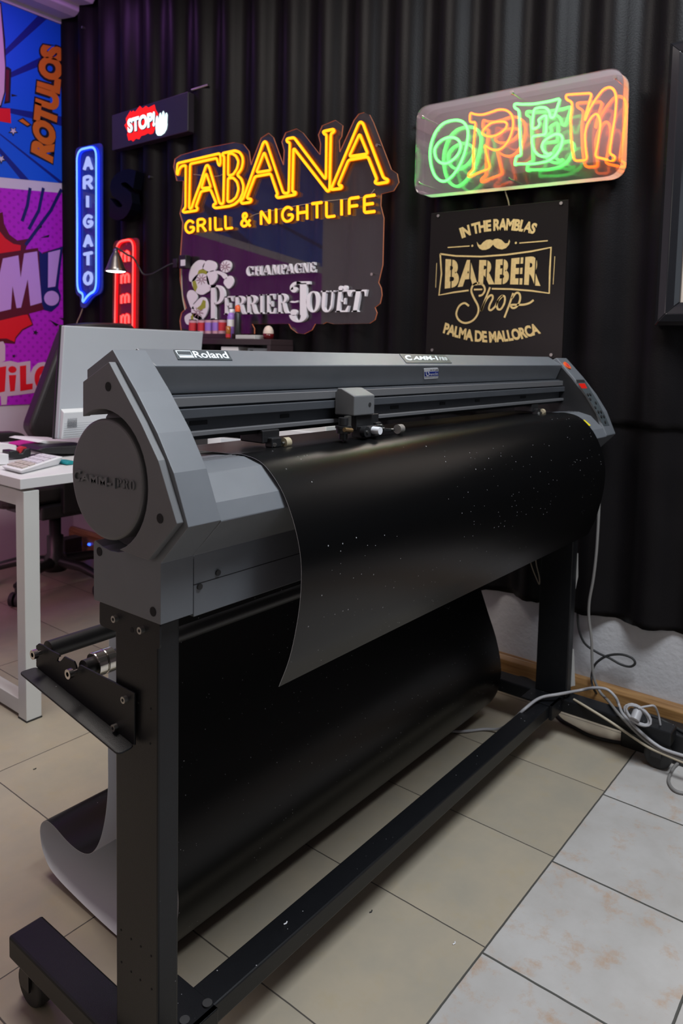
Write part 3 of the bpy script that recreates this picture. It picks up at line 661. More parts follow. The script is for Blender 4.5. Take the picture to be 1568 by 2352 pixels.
b = MB(); a = oy(445, 760, .775); b.box((a.x-.006, .775, a.z-.014), (a.x+.005, .782, a.z+.008)); b.build('clamp_plate', 'steel', holder)
b = MB(); p = oy(705, 940, .764); b.cyl((p.x, .760, p.z), (p.x, .770, p.z), .0092, 20, 0); b.cyl((p.x, .7585, p.z), (p.x, .761, p.z), .0025, 10, 1); b.build('guide_wheel', ['blackp', 'steel'], mech)
p = oy(860, 915, .764); MB().cyl((p.x, .752, p.z), (p.x, .770, p.z), .0068, 18).build('white_knob', 'white_pl', mech)
for u, v in ((965, 838), (1005, 890), (1155, 905)):
    p = oy(u, v, .770); MB().cyl((p.x, .7675, p.z), (p.x, .773, p.z), .0026, 10).build('screw', 'steel', mech)
p = oy(1245, 895, .772); MB().cyl((p.x-.004, .772, p.z), (p.x+.010, .772, p.z), .0088, 20).build('pinch_wheel', mat('knurled_wheel', (.30, .28, .26), .45, .6, noise=.4, nscale=600), mech)
# pinch rollers
def pinch(u, v, y, s=1.0):
    p = ony(u, v, y); b = MB()
    b.box((p.x-.045, y+.004, p.z+.001), (p.x-.006, y+.055, p.z+.022)); b.box((p.x-.034, y-.006, p.z-.006), (p.x-.012, y+.01, p.z+.010))
    o = b.build('pinch_roller', 'blackp', cut, bevel=.002)
    MB().cyl((p.x-.006, y-.004, p.z), (p.x+.006, y-.004, p.z), .0085*s, 20).build('roller_tyre', 'rubber_tan', o)
    b = MB(); b.cyl((p.x-.030, y-.008, p.z-.001), (p.x-.026, y-.0045, p.z-.001), .003, 10); b.cyl((p.x-.011, y-.006, p.z), (p.x+.009, y-.006, p.z), .0022, 10)
    b.build('axle_pin', 'steel', o)
pinch(652, 1016, .81); pinch(1241, 946, .815, 1.0)
# platen and lower body
plat = [(.88, .938), (.80, .9445), (.772, .9455), (.737, .9365), (.702, .9045), (.690, .882), (.743, .829), (.75, .80), (.88, .80)]
b = MB().prism([(XLI, y, z) for y, z in plat], (XRI-XLI, 0, 0))
platen = b.build('platen', 'grey', cut, bevel=.0015, angle=22)
b = MB()
for yy in (.797, .789, .781): b.box((XLI, yy, .9442), (XRI, yy+.0025, .9456))
b.build('platen_groove', 'alu_l', platen)
b = MB().box((XLI+.0012, .7433, .7445), (XRI, .889, .828))
body = b.build('front_panel', 'grey', cut, bevel=.001)
zs = ony(447, 1343, .7433).z
b = MB(); b.box((XLI+.001, .7430, zs-.0006), (1.4, .7440, zs+.0006)); b.build('panel_seam', 'seam', body)
for u, v in ((499, 1315), (457, 1347)):
    p = ony(u, v, .7433); MB().cyl((p.x, .7405, p.z), (p.x, .745, p.z), .0042, 14).build('screw', 'blackm', body)
# right end with control panel
b = MB().prism(ex([(.904, 1.068)]+front+[(.743, .829), (.743, .749), (.891, .748)], XRI), (XR-XRI, 0, 0))
rc = b.build('control_cover', 'grey', cut, bevel=.0025, angle=25)
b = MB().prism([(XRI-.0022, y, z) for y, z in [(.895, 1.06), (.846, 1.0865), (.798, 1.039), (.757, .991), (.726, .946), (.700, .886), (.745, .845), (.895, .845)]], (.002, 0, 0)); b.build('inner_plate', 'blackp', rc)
def onprof(u, v):
    for a, c in zip(front, front[1:]):
        p = onseg(u, v, a, c)
        if min(a[1], c[1])-1e-4 <= p.z <= max(a[1], c[1])+1e-4: return p, Vector((0, -(a[1]-c[1]), a[0]-c[0])).normalized()
    p = onseg(u, v, front[-2], front[-1]); return p, Vector((0, -.06, .03)).normalized()
c4 = lambda pts: crop(pts, 1240, 780, 7.84)
def patch(mb, pts, lift, th, mi=0):
    q = [onprof(*p) for p in pts]; n = sum((x[1] for x in q), Vector((0, 0, 0))).normalized()
    mb.prism([x[0]+n*lift for x in q], n*th, mi)
b = MB()
L1 = c4([(645, 725), (700, 810), (800, 960), (900, 1110), (1000, 1290), (1140, 1555)]); L2 = c4([(790, 725), (840, 800), (935, 960), (1040, 1130), (1140, 1320), (1245, 1545)])
for i in range(5): patch(b, [L1[i], L2[i], L2[i+1], L1[i+1]], .0003, .0006)
key = b.build('key_panel', 'badge', rc)
b = MB(); patch(b, c4([(645, 728), (785, 728), (800, 772), (665, 772)]), .0010, .0006); b.build('status_window', 'hole', key)
b = MB(); patch(b, c4([(688, 798), (795, 795), (838, 880), (742, 882)]), .0010, .0008); b.build('display', 'led_disp', key)
for u, v in ((850, 1000), (892, 995), (890, 1078), (990, 1145), (980, 1228), (1038, 1305), (1085, 1305), (1090, 1390), (1135, 1388), (1160, 1490)):
    p, n = onprof(*c4([(u, v)])[0]); MB().cyl(p+n*.0006, p+n*.0035, .0042, 12).build('button', 'hole', key)
p, n = onprof(1301, 840.6)
b = MB(); b.cyl(p-n*.001, p+n*.0035, .0135, 24, 0); b.cyl(p+n*.0034, p+n*.0040, .0075, 20, 1); b.build('power_button', ['orange', 'red_ink'], rc)

def onplat(u, v):
    for a, c in zip(plat[1:6], plat[2:7]):
        q = onseg(u, v, a, c)
        if min(a[1], c[1])-2e-3 <= q.z <= max(a[1], c[1])+2e-3: return q, Vector((0, -(a[1]-c[1]), a[0]-c[0])).normalized()
    return onseg(u, v, plat[4], plat[5]), Vector((0, -1, .5)).normalized()
b = MB(); q = [onplat(*p) for p in c4([(742, 1456), (795, 1450), (905, 1548), (866, 1562)])]; n = Vector((0, -.7, .7))
b.prism([x[0]+n*.0008 for x in q], n*.0005, 0)
b.build('warning_sticker', 'yellow', platen)
# stand
def post(x0):
    b = MB().box((x0, .758, .118), (x0+.035, .853, .7445)); o = b.build('post', 'black', cut, bevel=.003); return o
pl = post(.583); prr = post(2.022)
for u, v in ((318, 1614), (346, 1628), (318, 1695), (345, 1708), (278, 2136), (301, 2157), (323, 2174), (347, 2196), (279, 2210), (301, 2232), (322, 2251), (348, 2272)):
    p = onx(u, v, .583); MB().cyl((.5826, p.y, p.z), (.585, p.y, p.z), .0016, 10).build('bolt_hole', 'hole', pl)
b = MB().prism(rounded([onx(u, v, .5795) for u, v in ((233, 1378), (371, 1428), (371, 1491), (233, 1434))], .006), (-.003, 0, 0))
mp = b.build('mounting_plate', 'black', cut)
def socket_screw(u, v, x, par):
    p = onx(u, v, x); b = MB(); b.cyl((x-.006, p.y, p.z), (x+.001, p.y, p.z), .0048, 16, 0); b.cyl((x-.0063, p.y, p.z), (x-.005, p.y, p.z), .0024, 6, 1)
    return b.build('socket_screw', ['steel', 'hole'], par)
socket_screw(268, 1420, .5765, mp); socket_screw(328, 1446, .5765, mp)
p = onx(303, 1447, .5764); MB().cyl((.5762, p.y, p.z), (.578, p.y, p.z), .0035, 14).build('screw_hole', 'hole', mp)
feet = []
for x0 in (.570, 2.012):
    feet.append(MB().box((x0, .47, .079), (x0+.060, 1.138, .1185)).build('foot', 'black', cut, bevel=.004))
for f_, x in ((feet[0], .600), (feet[1], 2.042)):
    for y in (1.105, .505):
        b = MB(); b.cyl((x-.014, y, .036), (x+.014, y, .036), .036, 28)
        o = b.build('caster', 'blackm', f_, bevel=.006, seg=3)
        b = MB(); b.box((x-.020, y-.012, .034), (x-.016, y+.016, .079)); b.box((x+.016, y-.012, .034), (x+.020, y+.016, .079)); b.box((x-.024, y-.02, .072), (x+.024, y+.026, .079))
        o2 = b.build('caster_fork', 'blackp', f_)
b = MB().box((.630, .776, .083), (2.012, .826, .1185)); beam = b.build('cross_beam', 'black', cut, bevel=.003)
b = MB(); b.box((.6305, .766, .079), (.700, .776, .1215)); b.box((.6305, .766, .1187), (.700, .860, .1215)); gus = b.build('corner_bracket', 'black', cut, bevel=.0015)
for u, v in ((476, 2307), (424, 2346)):
    p = onz(u, v, .1215); MB().cyl((p.x, p.y, .1212), (p.x, p.y, .1245), .0075, 18).build('bolt', 'blackm', gus)
b = MB(); b.box((1.942, .766, .079), (2.0115, .776, .1215)); b.box((1.942, .766, .1187), (2.0115, .860, .1215)); b.build('corner_bracket', 'black', cut, bevel=.0015)
# media roll brackets with two rods
bpx = crop([(280, 300), (300, 284), (335, 296), (400, 340), (468, 374), (475, 392), (458, 402), (452, 425), (468, 434), (486, 420), (510, 390), (590, 430), (606, 468), (612, 500), (628, 470), (640, 460), (1085, 690), (1085, 1120), (282, 472)], 0, 1400, 3.564)
byz = [(onx(u, v, .574).y, onx(u, v, .574).z) for u, v in bpx]
def bracket(x, sgn, name):
    b = MB().prism([(x, y, z) for y, z in byz], (.0028, 0, 0))
    A, B_ = byz[-1], byz[-2]; o = .024*sgn
    b.prism(rounded([Vector((x+.0014, A[0], A[1])), Vector((x+.0014, B_[0], B_[1])), Vector((x+.0014+o, B_[0]+.004, B_[1]-.004)), Vector((x+.0014+o, A[0]+.01, A[1]-.004))], .008), (0, 0, -.0025))
    return b.build(name, 'black', cut, bevel=.0006)
br = bracket(.5795-.0028, -1, 'media_bracket'); br2 = bracket(2.0575, 1, 'media_bracket')
socket_screw(290, 1605, .5767, br); socket_screw(267, 1669, .5767, br)
p1, p2 = onx(172, 1543, .574), onx(91, 1499, .574)
for p, r_ in ((p1, .0125), (p2, .0140)):
    b = MB(); b.cyl((.588, p.y, p.z), (2.052, p.y, p.z), r_, 24); rod = b.build('media_rod', 'blackp', cut)
    for xa, xb, xc, xd in ((.562, .588, .562, .569), (2.052, 2.072, 2.065, 2.072)):
        b = MB(); b.cyl((xa, p.y, p.z), (xb, p.y, p.z), .0035, 12); b.cyl((xc, p.y, p.z), (xd, p.y, p.z), .0072, 18)
        b.build('rod_pin', 'chrome', rod)
    if r_ == .0125:
        for xa in (.603, .6195):
            b = MB(); b.cyl((xa, p.y, p.z), (xa+.0158, p.y, p.z), .0185, 30)
            b.build('shaft_collar', 'chrome', rod, bevel=.0015)

# ================================================================== VINYL SHEET (black face, white backing)
fl = [(.696, .622), (.676, .671), (.662, .731), (.657, .781), (.660, .823), (.675, .869), (.699, .909), (.734, .939), (.772, .9478), (.80, .9465), (.84, .9455)]
back = [(.90, .943), (.97, .935), (1.035, .90), (1.082, .83), (1.102, .74), (1.118, .62), (1.126, .50), (1.130, .42), (1.132, .34), (1.135, .285), (1.147, .222), (1.168, .167), (1.198, .130), (1.235, .116), (1.281, .117), (1.329, .127), (1.360, .126), (1.381, .107), (1.383, .080), (1.370, .048), (1.335, .024), (1.24, .012), (1.12, .006), (1.045, .010), (.985, .042), (.950, .092), (.938, .15), (.943, .205), (.960, .266), (.985, .326), (1.012, .392), (1.045, .48), (1.070, .57), (1.078, .625), (1.066, .652), (1.040, .660)]
Pf = smooth_path([(0, y, z) for y, z in fl+back], 5)
nfl = len(fl)*5
NXS = 14; rows = []
tot = len(Pf)
for i, p in enumerate(Pf):
    t = 0 if i < nfl else min(1, (i-nfl)/60)
    xl = .746+.018*t; xr = 1.953+.015*t
    row = []
    for k in range(NXS+1):
        s = k/NXS; y = p.y
        if i < nfl: y += .0015*math.sin(s*5)*max(0, (nfl-i)/nfl)
        row.append(Vector((xl+(xr-xl)*s, y, p.z)))
    rows.append(row)
nr = []
for i in range(tot):
    a, c = Pf[max(i-1, 0)], Pf[min(i+1, tot-1)]; t = (c-a).normalized(); nr.append(Vector((0, -t.z, t.y)))   # towards the black face
b = MB(); th = .00045; W_ = NXS+1
vs = [v for r_ in rows for v in r_]
bk = [v-nr[i]*th for i, r_ in enumerate(rows) for v in r_]
fs = [(i*W_+k, i*W_+k+1, (i+1)*W_+k+1, (i+1)*W_+k) for i in range(tot-1) for k in range(NXS)]
b.add(vs, fs, 0, True); n0 = len(vs)
b.add(bk, [f[::-1] for f in fs], 1, True)
ed = []
for i in range(tot-1):
    for k in (0, NXS): a, c = i*W_+k, (i+1)*W_+k; ed.append((a, c, n0+c, n0+a))
for i in (0, tot-1):
    for k in range(NXS): a, c = i*W_+k, i*W_+k+1; ed.append((a, c, n0+c, n0+a))
allv = vs+bk
for f in ed: b.add([allv[i] for i in f], [(0, 1, 2, 3)], 1)
sh = b.build('vinyl_sheet', ['vinyl_f', 'vinyl_b'])
tag(sh, 'wide black vinyl sheet with white backing draped over the plotter and looping onto the floor', 'vinyl sheet')

# ================================================================== SIGNS ON THE FAR WALL
XS = 2.118
V = Vector
# --- OPEN sign: two mirrors with bent tubes between
op = thing('neon_sign', 'rounded rectangular mirror sign with green and orange glowing tube letters reading OPEN', 'sign', onx(1200, 420, 2.13))
XF, XM = 2.076, 2.126
oc = rounded([onx(u, v, XF) for u, v in ((957, 246), (1432, 151), (1424, 402), (951, 450))], .045, 6)
def onto(pts, x): return [V((x, p.y, p.z)) for p in pts]
MB().prism(onto(oc, XF), (.004, 0, 0)).build('front_panel', 'halfmirror', op)
MB().prism(onto(oc, XM), (.005, 0, 0)).build('back_panel', 'mirror', op)
b = MB(); n = len(oc)
ctr = sum(oc, V((0, 0, 0)))/n
def inset(pts, d): return [p+(V((p.x, ctr.y, ctr.z))-p).normalized()*d for p in pts]
i1, i2 = inset(onto(oc, XF+.0045), .002), inset(onto(oc, XM-.0005), .002)
b.add(i1+i2, [(k, (k+1) % n, n+(k+1) % n, n+k) for k in range(n)], 0)
b.build('side_band', 'rim', op)
PO = PX(XF+.0085)
def neon(par, name, ptslist, plane, r, m, closed=True, k=6, n=8):
    b = MB()
    for pts in ptslist:
        b.tube(smooth_path([plane(u, v) for u, v in pts], k, closed) if k else [plane(u, v) for u, v in pts], r, n, 0, closed)
    return b.build(name, m, par)
cA = lambda pts: crop(pts, 960, 220, 6.533)
cB = lambda pts: crop(pts, 1150, 160, 5.227)
def poly_neon(par, name, ptslist, plane, r, m, rr=.012, n=8):
    b = MB()
    for pts in ptslist: b.tube(rounded([plane(u, v) for u, v in pts], rr, 5, True), r, n, 0, True)
    return b.build(name, m, par)
neon(op, 'tube_letter', [cA([(590, 365), (680, 400), (735, 490), (745, 600), (715, 780), (660, 950), (580, 1110), (480, 1230), (380, 1282), (290, 1245), (225, 1150), (185, 1000), (178, 830), (205, 680), (270, 530), (370, 420), (480, 375)]),
     cA([(480, 620), (570, 640), (625, 700), (635, 770), (600, 870), (520, 960), (420, 1012), (330, 1000), (270, 940), (245, 850), (260, 770), (320, 690), (400, 640)])], PO, .0040, 'g_core')
o1 = poly_neon(op, 'tube_letter', [cA([(778, 248), (850, 280), (960, 285), (1080, 250), (1200, 205), (1300, 205), (1390, 260), (1425, 360), (1420, 480), (1380, 620), (1310, 740), (1220, 810), (1130, 815), (1050, 780), (990, 730), (1075, 1090), (900, 1155), (755, 1225), (748, 1180), (775, 1145), (825, 1105), (825, 800), (845, 560), (860, 390), (810, 400), (770, 385)]),
     cA([(1300, 385), (1335, 420), (1320, 480), (1240, 560), (1130, 605), (1030, 610), (965, 575), (965, 530), (1010, 470), (1100, 400), (1200, 385)])], PO, .0032, 'o_core', .01)
poly_neon(op, 'tube_letter', [cB([(160, 405), (160, 460), (215, 480), (225, 700), (240, 1030), (185, 1040), (170, 1090), (165, 1150), (190, 1130), (400, 1130), (560, 1100), (660, 1030), (720, 930), (740, 830), (720, 780), (660, 770), (590, 800), (510, 860), (485, 920), (510, 980), (570, 1020), (610, 995), (590, 1030), (530, 1045), (460, 1035), (400, 980), (370, 880), (370, 800), (540, 775), (545, 545), (500, 560), (445, 600), (465, 640), (450, 690), (370, 718), (380, 600), (395, 470), (470, 450), (540, 455), (580, 500), (590, 575), (635, 575), (712, 343), (600, 375), (400, 410), (250, 415)])], PO, .0036, 'g_core', .009)
poly_neon(op, 'tube_letter', [cB([(775, 300), (1092, 280), (1010, 560), (1005, 620), (1060, 480), (1130, 360), (1230, 230), (1310, 205), (1365, 250), (1385, 350), (1370, 550), (1330, 800), (1300, 1010), (1372, 1040), (1355, 1098), (1125, 1045), (1160, 900), (1190, 700), (1190, 600), (1150, 520), (1090, 560), (1030, 660), (1005, 780), (1015, 950), (1035, 1085), (880, 1095), (850, 930), (840, 760), (835, 600), (855, 450), (850, 385), (782, 358)])], PO, .0032, 'o_core', .010)
for u, v in ((969, 269), (1175, 213), (1412, 178), (961, 421), (1166, 410), (1402, 364)):
    p = onx(u, v, XF); b = MB(); b.cyl((XF-.005, p.y, p.z), (XF, p.y, p.z), .0052, 16); b.cyl((XF, p.y, p.z), (XM, p.y, p.z), .003, 10)
    b.build('standoff', 'chrome', op)
b = MB(); b.tube(smooth_path([onx(u, v, 2.135) for u, v in ((1158, 428), (1161, 442), (1167, 462), (1170, 480))], 4), .0022, 6); b.build('lead_wire', 'cable_t', op)
for u, v in ((962, 268), (1415, 178), (958, 425), (1405, 370)):
    p = onx(u, v, 2.135); MB().cyl((XM+.005, p.y, p.z), (2.165, p.y, p.z), .006, 12).build('wall_spacer', 'steel', op)

# --- barber shop panel
bs = thing('shop_sign', 'square black panel with brass cut-out lettering for a barber shop and a moustache', 'sign', onx(1140, 815, 2.13))
XBs = 2.122; bp = PX(XBs)
pn = MB().prism([onx(u, v, XBs) for u, v in ((990, 490), (1305.5, 458), (1290, 824), (977, 812))], (.006, 0, 0)).build('sign_panel', 'signblack', bs, bevel=.0008)
cS = lambda pts: crop(pts, 990, 480, 5.227)
def gold(name, f):
    b = MB(); f(b); return b.build(name, 'gold', bs)
LG = .0004; TG = .0012
gold('lettering', lambda b: lettering(b, 'IN THE RAMBLAS', cS([(372, 357), (500, 308), (640, 277), (800, 262), (960, 260), (1100, 275), (1235, 305)]), cS([(335, 232), (470, 180), (620, 140), (760, 120), (900, 112), (1080, 125), (1283, 178)]), bp, NX, TG, lift=LG, bold=.045, spacing=.92))
gold('lettering', lambda b: lettering(b, 'PALMA DE MALLORCA', cS([(140, 1490), (280, 1540), (480, 1590), (700, 1607), (900, 1595), (1100, 1562), (1320, 1495)]), cS([(172, 1362), (320, 1412), (500, 1452), (720, 1470), (900, 1455), (1080, 1420), (1262, 1368)]), bp, NX, TG, lift=LG, bold=.045, spacing=.92))
gold('lettering', lambda b: lettering(b, 'BARBER', cS([(165, 957), (480, 920), (700, 906), (900, 905), (1100, 908), (1312, 925)]), cS([(175, 600), (420, 612), (640, 612), (800, 605), (1000, 590), (1330, 555)]), bp, NX, TG, lift=LG, bold=.045, spacing=1.12))
b = MB()
for x in (.065, .26, .43, .60, .775, .94):   # stencil bridges
    base = interp(cS([(165, 957), (480, 920), (700, 906), (900, 905), (1100, 908), (1312, 925)]), x); topp = interp(cS([(175, 600), (420, 612), (640, 612), (800, 605), (1000, 590), (1330, 555)]), x)
    q = [bp(*p)+V((-.0017, 0, 0)) for p in ((base[0]-1.2, base[1]), (base[0]+1.2, base[1]), (topp[0]+1.2, topp[1]), (topp[0]-1.2, topp[1]))]
    b.prism(q, (-.0003, 0, 0))
b.build('stencil_bridge', 'signblack', bs)
def frame_(b):
    for ln in ([(110, 540), (300, 565), (600, 572), (900, 550), (1200, 510), (1440, 462), (1425, 740), (1418, 1012), (1200, 982), (950, 962), (730, 958)], [(110, 540), (125, 780), (95, 1035), (280, 1000), (450, 978)], [(515, 968), (615, 966)]):
        b.ribbon([bp(*p)+V((-LG, 0, 0)) for p in cS(ln)], .0052, NX, TG)
gold('border_frame', frame_)
def shop_(b):
    for ln in ([(455, 1165), (400, 1130), (335, 1170), (303, 1260), (335, 1335), (410, 1370), (500, 1340), (560, 1260), (565, 1170), (510, 1060), (483, 980), (510, 910), (570, 890), (630, 920), (645, 980), (615, 1030), (572, 1045)],
               [(708, 940), (650, 1090), (600, 1230), (640, 1130), (690, 1055), (730, 1035), (740, 1075), (705, 1150), (695, 1200), (720, 1215), (770, 1170), (800, 1110), (860, 1040), (820, 1070), (790, 1140), (800, 1200), (840, 1200), (880, 1130), (885, 1060), (862, 1040)],
               [(985, 1010), (960, 1090), (920, 1200), (880, 1305)], [(970, 1075), (1020, 1010), (1060, 1020), (1068, 1090), (1030, 1170), (980, 1190), (955, 1160), (985, 1150), (1100, 1150), (1180, 1130), (1230, 1095)]):
        b.ribbon(smooth_path([bp(*p)+V((-LG, 0, 0)) for p in cS(ln)], 4), .0062, NX, TG)
gold('script_lettering', shop_)
gold('moustache', lambda b: b.prism([bp(*p)+V((-LG, 0, 0)) for p in cS([(550, 395), (558, 440), (580, 475), (612, 493), (655, 492), (700, 475), (730, 445), (745, 428), (765, 455), (800, 478), (850, 487), (900, 470), (935, 430), (948, 390), (938, 368), (922, 410), (888, 415), (845, 372), (800, 356), (762, 362), (740, 378), (710, 366), (665, 372), (625, 400), (598, 432), (572, 430)])], (-TG, 0, 0)))
def rule_(b):
    for ln in ([(200, 463), (462, 445)], [(1060, 410), (1400, 382)], [(68, 650), (55, 945)], [(1485, 570), (1465, 905)]): b.ribbon([bp(*p)+V((-LG, 0, 0)) for p in cS(ln)], .0034 if ln[0][0] > 100 and ln[0][0] < 1450 else .0018, NX, TG)
    for u, v in cS([(495, 443), (1018, 408)]): p = bp(u, v); b.cyl((p.x-LG, p.y, p.z), (p.x-LG-TG, p.y, p.z), .0035, 12)
gold('rule_line', rule_)
for u, v in ((1007, 496), (1289, 467), (993, 804), (1266, 815)):
    p = bp(u, v); b = MB(); b.cyl((XBs-.004, p.y, p.z), (XBs, p.y, p.z), .0048, 14); b.cyl((XBs+.006, p.y, p.z), (2.16, p.y, p.z), .004, 10); b.build('screw', 'steel', bs)

# --- clear acrylic sign with yellow tube lettering, white lettering and orchids below
tb = thing('neon_sign', 'large clear acrylic sign with yellow neon capitals above white lettering and orchids', 'sign', onx(640, 765, 2.14))
XT = 2.124
cT = lambda pts: crop(pts, 380, 240, 2.8)
outline = [(50, 400), (58, 350), (95, 325), (250, 280), (440, 243), (500, 255), (535, 300), (548, 388), (556, 360), (612, 215), (660, 183), (692, 212), (755, 388), (760, 295), (745, 240), (770, 180), (840, 155), (882, 182), (990, 322), (994, 252), (980, 195), (1005, 135), (1090, 100), (1138, 135), (1130, 205), (1115, 230), (1118, 305), (1210, 100), (1240, 60), (1275, 50), (1310, 65), (1335, 115), (1450, 418), (1488, 445), (1498, 500), (1465, 555), (1385, 575), (1382, 650), (1402, 730), (1395, 1030), (1368, 1145), (1385, 1180), (1390, 1225), (1378, 1280), (1345, 1305), (1358, 1340), (1345, 1385), (1310, 1408), (1190, 1410), (1120, 1412), (1080, 1412), (1035, 1400), (1010, 1412), (962, 1410), (940, 1450), (890, 1476), (845, 1470), (805, 1440), (790, 1410), (555, 1412), (570, 1440), (570, 1475), (100, 1475), (90, 1390), (100, 1340), (130, 1310), (105, 1220), (92, 1130), (92, 990), (108, 760), (90, 700), (105, 640), (112, 490), (70, 490)]
tp = [onx(u, v, XT) for u, v in cT(outline)]
panel = MB().prism(tp, (.005, 0, 0), 0, 1).build('sign_panel', ['acr', 'acr_edge'], tb)
tb1 = lambda pts: crop(pts, 390, 320, 7.84); tb2 = lambda pts: crop(pts, 560, 280, 7.84); tb3 = lambda pts: crop(pts, 720, 250, 7.84)
PTb = PX(XT-.008)
T_A_B = [tb1([(262, 1268), (295, 1225), (300, 470), (220, 485), (180, 545), (160, 640), (135, 625), (150, 435), (905, 258), (922, 300), (925, 440), (903, 478), (882, 450), (865, 375), (850, 342), (378, 445), (360, 1250), (400, 1250), (440, 1120), (560, 800), (660, 485), (688, 465), (718, 500), (800, 780), (905, 1140), (925, 1165), (975, 1160), (985, 700), (990, 312), (958, 290), (965, 252), (1180, 207), (1265, 235), (1320, 320), (1328, 420), (1300, 540), (1220, 645), (1300, 720), (1338, 840), (1325, 970), (1270, 1090), (1180, 1170), (1080, 1205), (830, 1240), (792, 1215), (800, 1170), (850, 1160), (742, 905), (575, 940), (478, 1220), (512, 1235), (500, 1282), (265, 1318), (242, 1300)])]
A_in = [tb1([(580, 885), (665, 612), (752, 868)]), tb1([(1062, 658), (1065, 262), (1130, 257), (1200, 300), (1248, 400), (1222, 530), (1150, 640)]), tb1([(1060, 700), (1050, 1132), (1130, 1115), (1210, 1040), (1250, 900), (1222, 770), (1150, 695)])]
off = lambda pts, dx, dy: [(x+dx, y+dy) for x, y in pts]
A2N = [tb2([(-45, 1425), (0, 1385), (358, 385), (390, 352), (422, 385), (718, 1275), (760, 1290), (818, 1282), (838, 375), (785, 362), (782, 308), (912, 285), (1465, 1020), (1490, 1020)]) + tb3([(245, 468), (195, 452), (182, 410), (365, 370), (388, 412), (322, 450), (300, 1470), (258, 1490)]) + tb2([(905, 475), (885, 1265), (945, 1268), (938, 1312), (612, 1370), (588, 1330), (620, 1310), (492, 935), (212, 985), (62, 1380), (150, 1395), (130, 1448), (-30, 1472)])]
A2in = [tb2([(238, 912), (378, 548), (498, 875)])]
A3 = [tb3([(322, 1458), (345, 1400), (822, 265), (860, 240), (900, 268), (1270, 1250), (1345, 1275), (1352, 1322), (1150, 1355), (1110, 1325), (1150, 1275), (988, 865), (640, 925), (452, 1375), (520, 1388), (510, 1435)])]
A3in = [tb3([(652, 862), (838, 455), (988, 815)])]
def yneon(name, lists):
    if len(lists) > 1:
        for l in lists: yneon(name, [l])
        return
    b = MB()
    for pts in lists:
        b.tube(rounded([PTb(u, v) for u, v in pts], .009, 4, True), .0063, 8, 0, True)
    o = b.build(name, 'y_glow', tb)
    b = MB()
    for pts in lists:
        b.tube(rounded([PTb(u, v)+V((-.0034, 0, 0)) for u, v in pts], .009, 4, True), .0052, 8, 0, True)
    b.build('lit_core', 'y_core', o)
yneon('tube_letter', T_A_B); yneon('tube_letter', A_in); yneon('tube_letter', A2N); yneon('tube_letter', A2in); yneon('tube_letter', A3); yneon('tube_letter', A3in)
qg = ((424.6, 536), (861.5, 485.5), (861.5, 448), (424, 508.5))
for ch, x0, x1 in (('G', 128, 182), ('R', 208, 258), ('I', 277, 297), ('L', 320, 362), ('L', 385, 428), ('&', 484, 542), ('N', 613, 668), ('I', 700, 720), ('G', 748, 815), ('H', 848, 908), ('T', 940, 1003), ('L', 1032, 1085), ('I', 1118, 1140), ('F', 1178, 1240), ('E', 1275, 1342)):
    q = quad_slice(qg, (x0-125)/1220, (x1-125)/1220)
    b1, b2 = MB(), MB(); strokes(b1, ch, q, PTb, .0062); strokes(b2, ch, q, PX(XT-.0114), .0052)
    o = b1.build('tube_letter', 'y_glow', tb); b2.build('lit_core', 'y_core', o)
for u, v in ((866, 334), (854, 630), (608, 333)):
    p = onx(u, v, XT); MB().cyl((XT-.003, p.y, p.z), (2.16, p.y, p.z), .0055, 14).build('screw', 'chrome', tb)
for ln in ([(180, 450), (330, 462), (390, 430)], [(540, 725), (600, 700), (800, 660), (1000, 625), (1360, 590)], [(1345, 545), (1310, 590)]):
    MB().tube(smooth_path([onx(u, v, XT-.002) for u, v in cT(ln)], 5), .0011, 5).build('lead_wire', 'cable_t', tb)
# white lettering
cL = lambda pts: crop(pts, 410, 580, 6.533); cR = lambda pts: crop(pts, 640, 580, 6.533)
PW = PX(XT-.0004); WT = .012
def word(name, s, q, xs):
    for ch, (x0, x1) in zip(s, xs):
        b = MB(); serif(b, ch, quad_slice(q, x0, x1), PW, NX, WT); b.build(name, 'whiteprint', tb)
q = (cL([(1040, 360)])[0], cR([(582, 297)])[0], cR([(580, 148)])[0], cL([(1040, 213)])[0])
word('cut_letter', 'CHAMPAGNE', q, [(0, .10), (.125, .23), (.24, .35), (.37, .485), (.50, .58), (.575, .68), (.69, .795), (.81, .90), (.915, 1.0)])
q = (cL([(690, 932)])[0], cR([(178, 912)])[0], cR([(176, 612)])[0], cL([(690, 664)])[0])
word('cut_letter', 'ERRIER', q, [(.02, .165), (.18, .355), (.36, .54), (.545, .635), (.66, .80), (.83, 1.0)])
q = (cR([(440, 905)])[0], cR([(1270, 890)])[0], cR([(1335, 560)])[0], cR([(440, 585)])[0])
word('cut_letter', 'OUET', q, [(.0, .24), (.26, .49), (.52, .76), (.74, 1.02)])
b = MB(); serif(b, 'P', (cL([(490, 1028)])[0], cL([(745, 1022)])[0], cL([(745, 480)])[0], cL([(490, 500)])[0]), PW, NX, WT); b.build('cut_letter', 'whiteprint', tb)
b = MB(); serif(b, 'J', (cR([(175, 1050)])[0], cR([(490, 1050)])[0], cR([(490, 435)])[0], cR([(175, 440)])[0]), PW, NX, WT)
b.build('cut_letter', 'whiteprint', tb); b = MB()
b.prism([PW(*p) for p in cR([(192, 745), (225, 728), (265, 735), (320, 722), (318, 745), (260, 758), (225, 755)])], (-WT, 0, 0))
b.build('cut_hyphen', 'whiteprint', tb)
for u, v in cR([(955, 540), (1025, 535)]): p = PW(u, v); MB().cyl((p.x, p.y, p.z), (p.x-WT, p.y, p.z), .009, 14).build('cut_dot', 'whiteprint', tb)
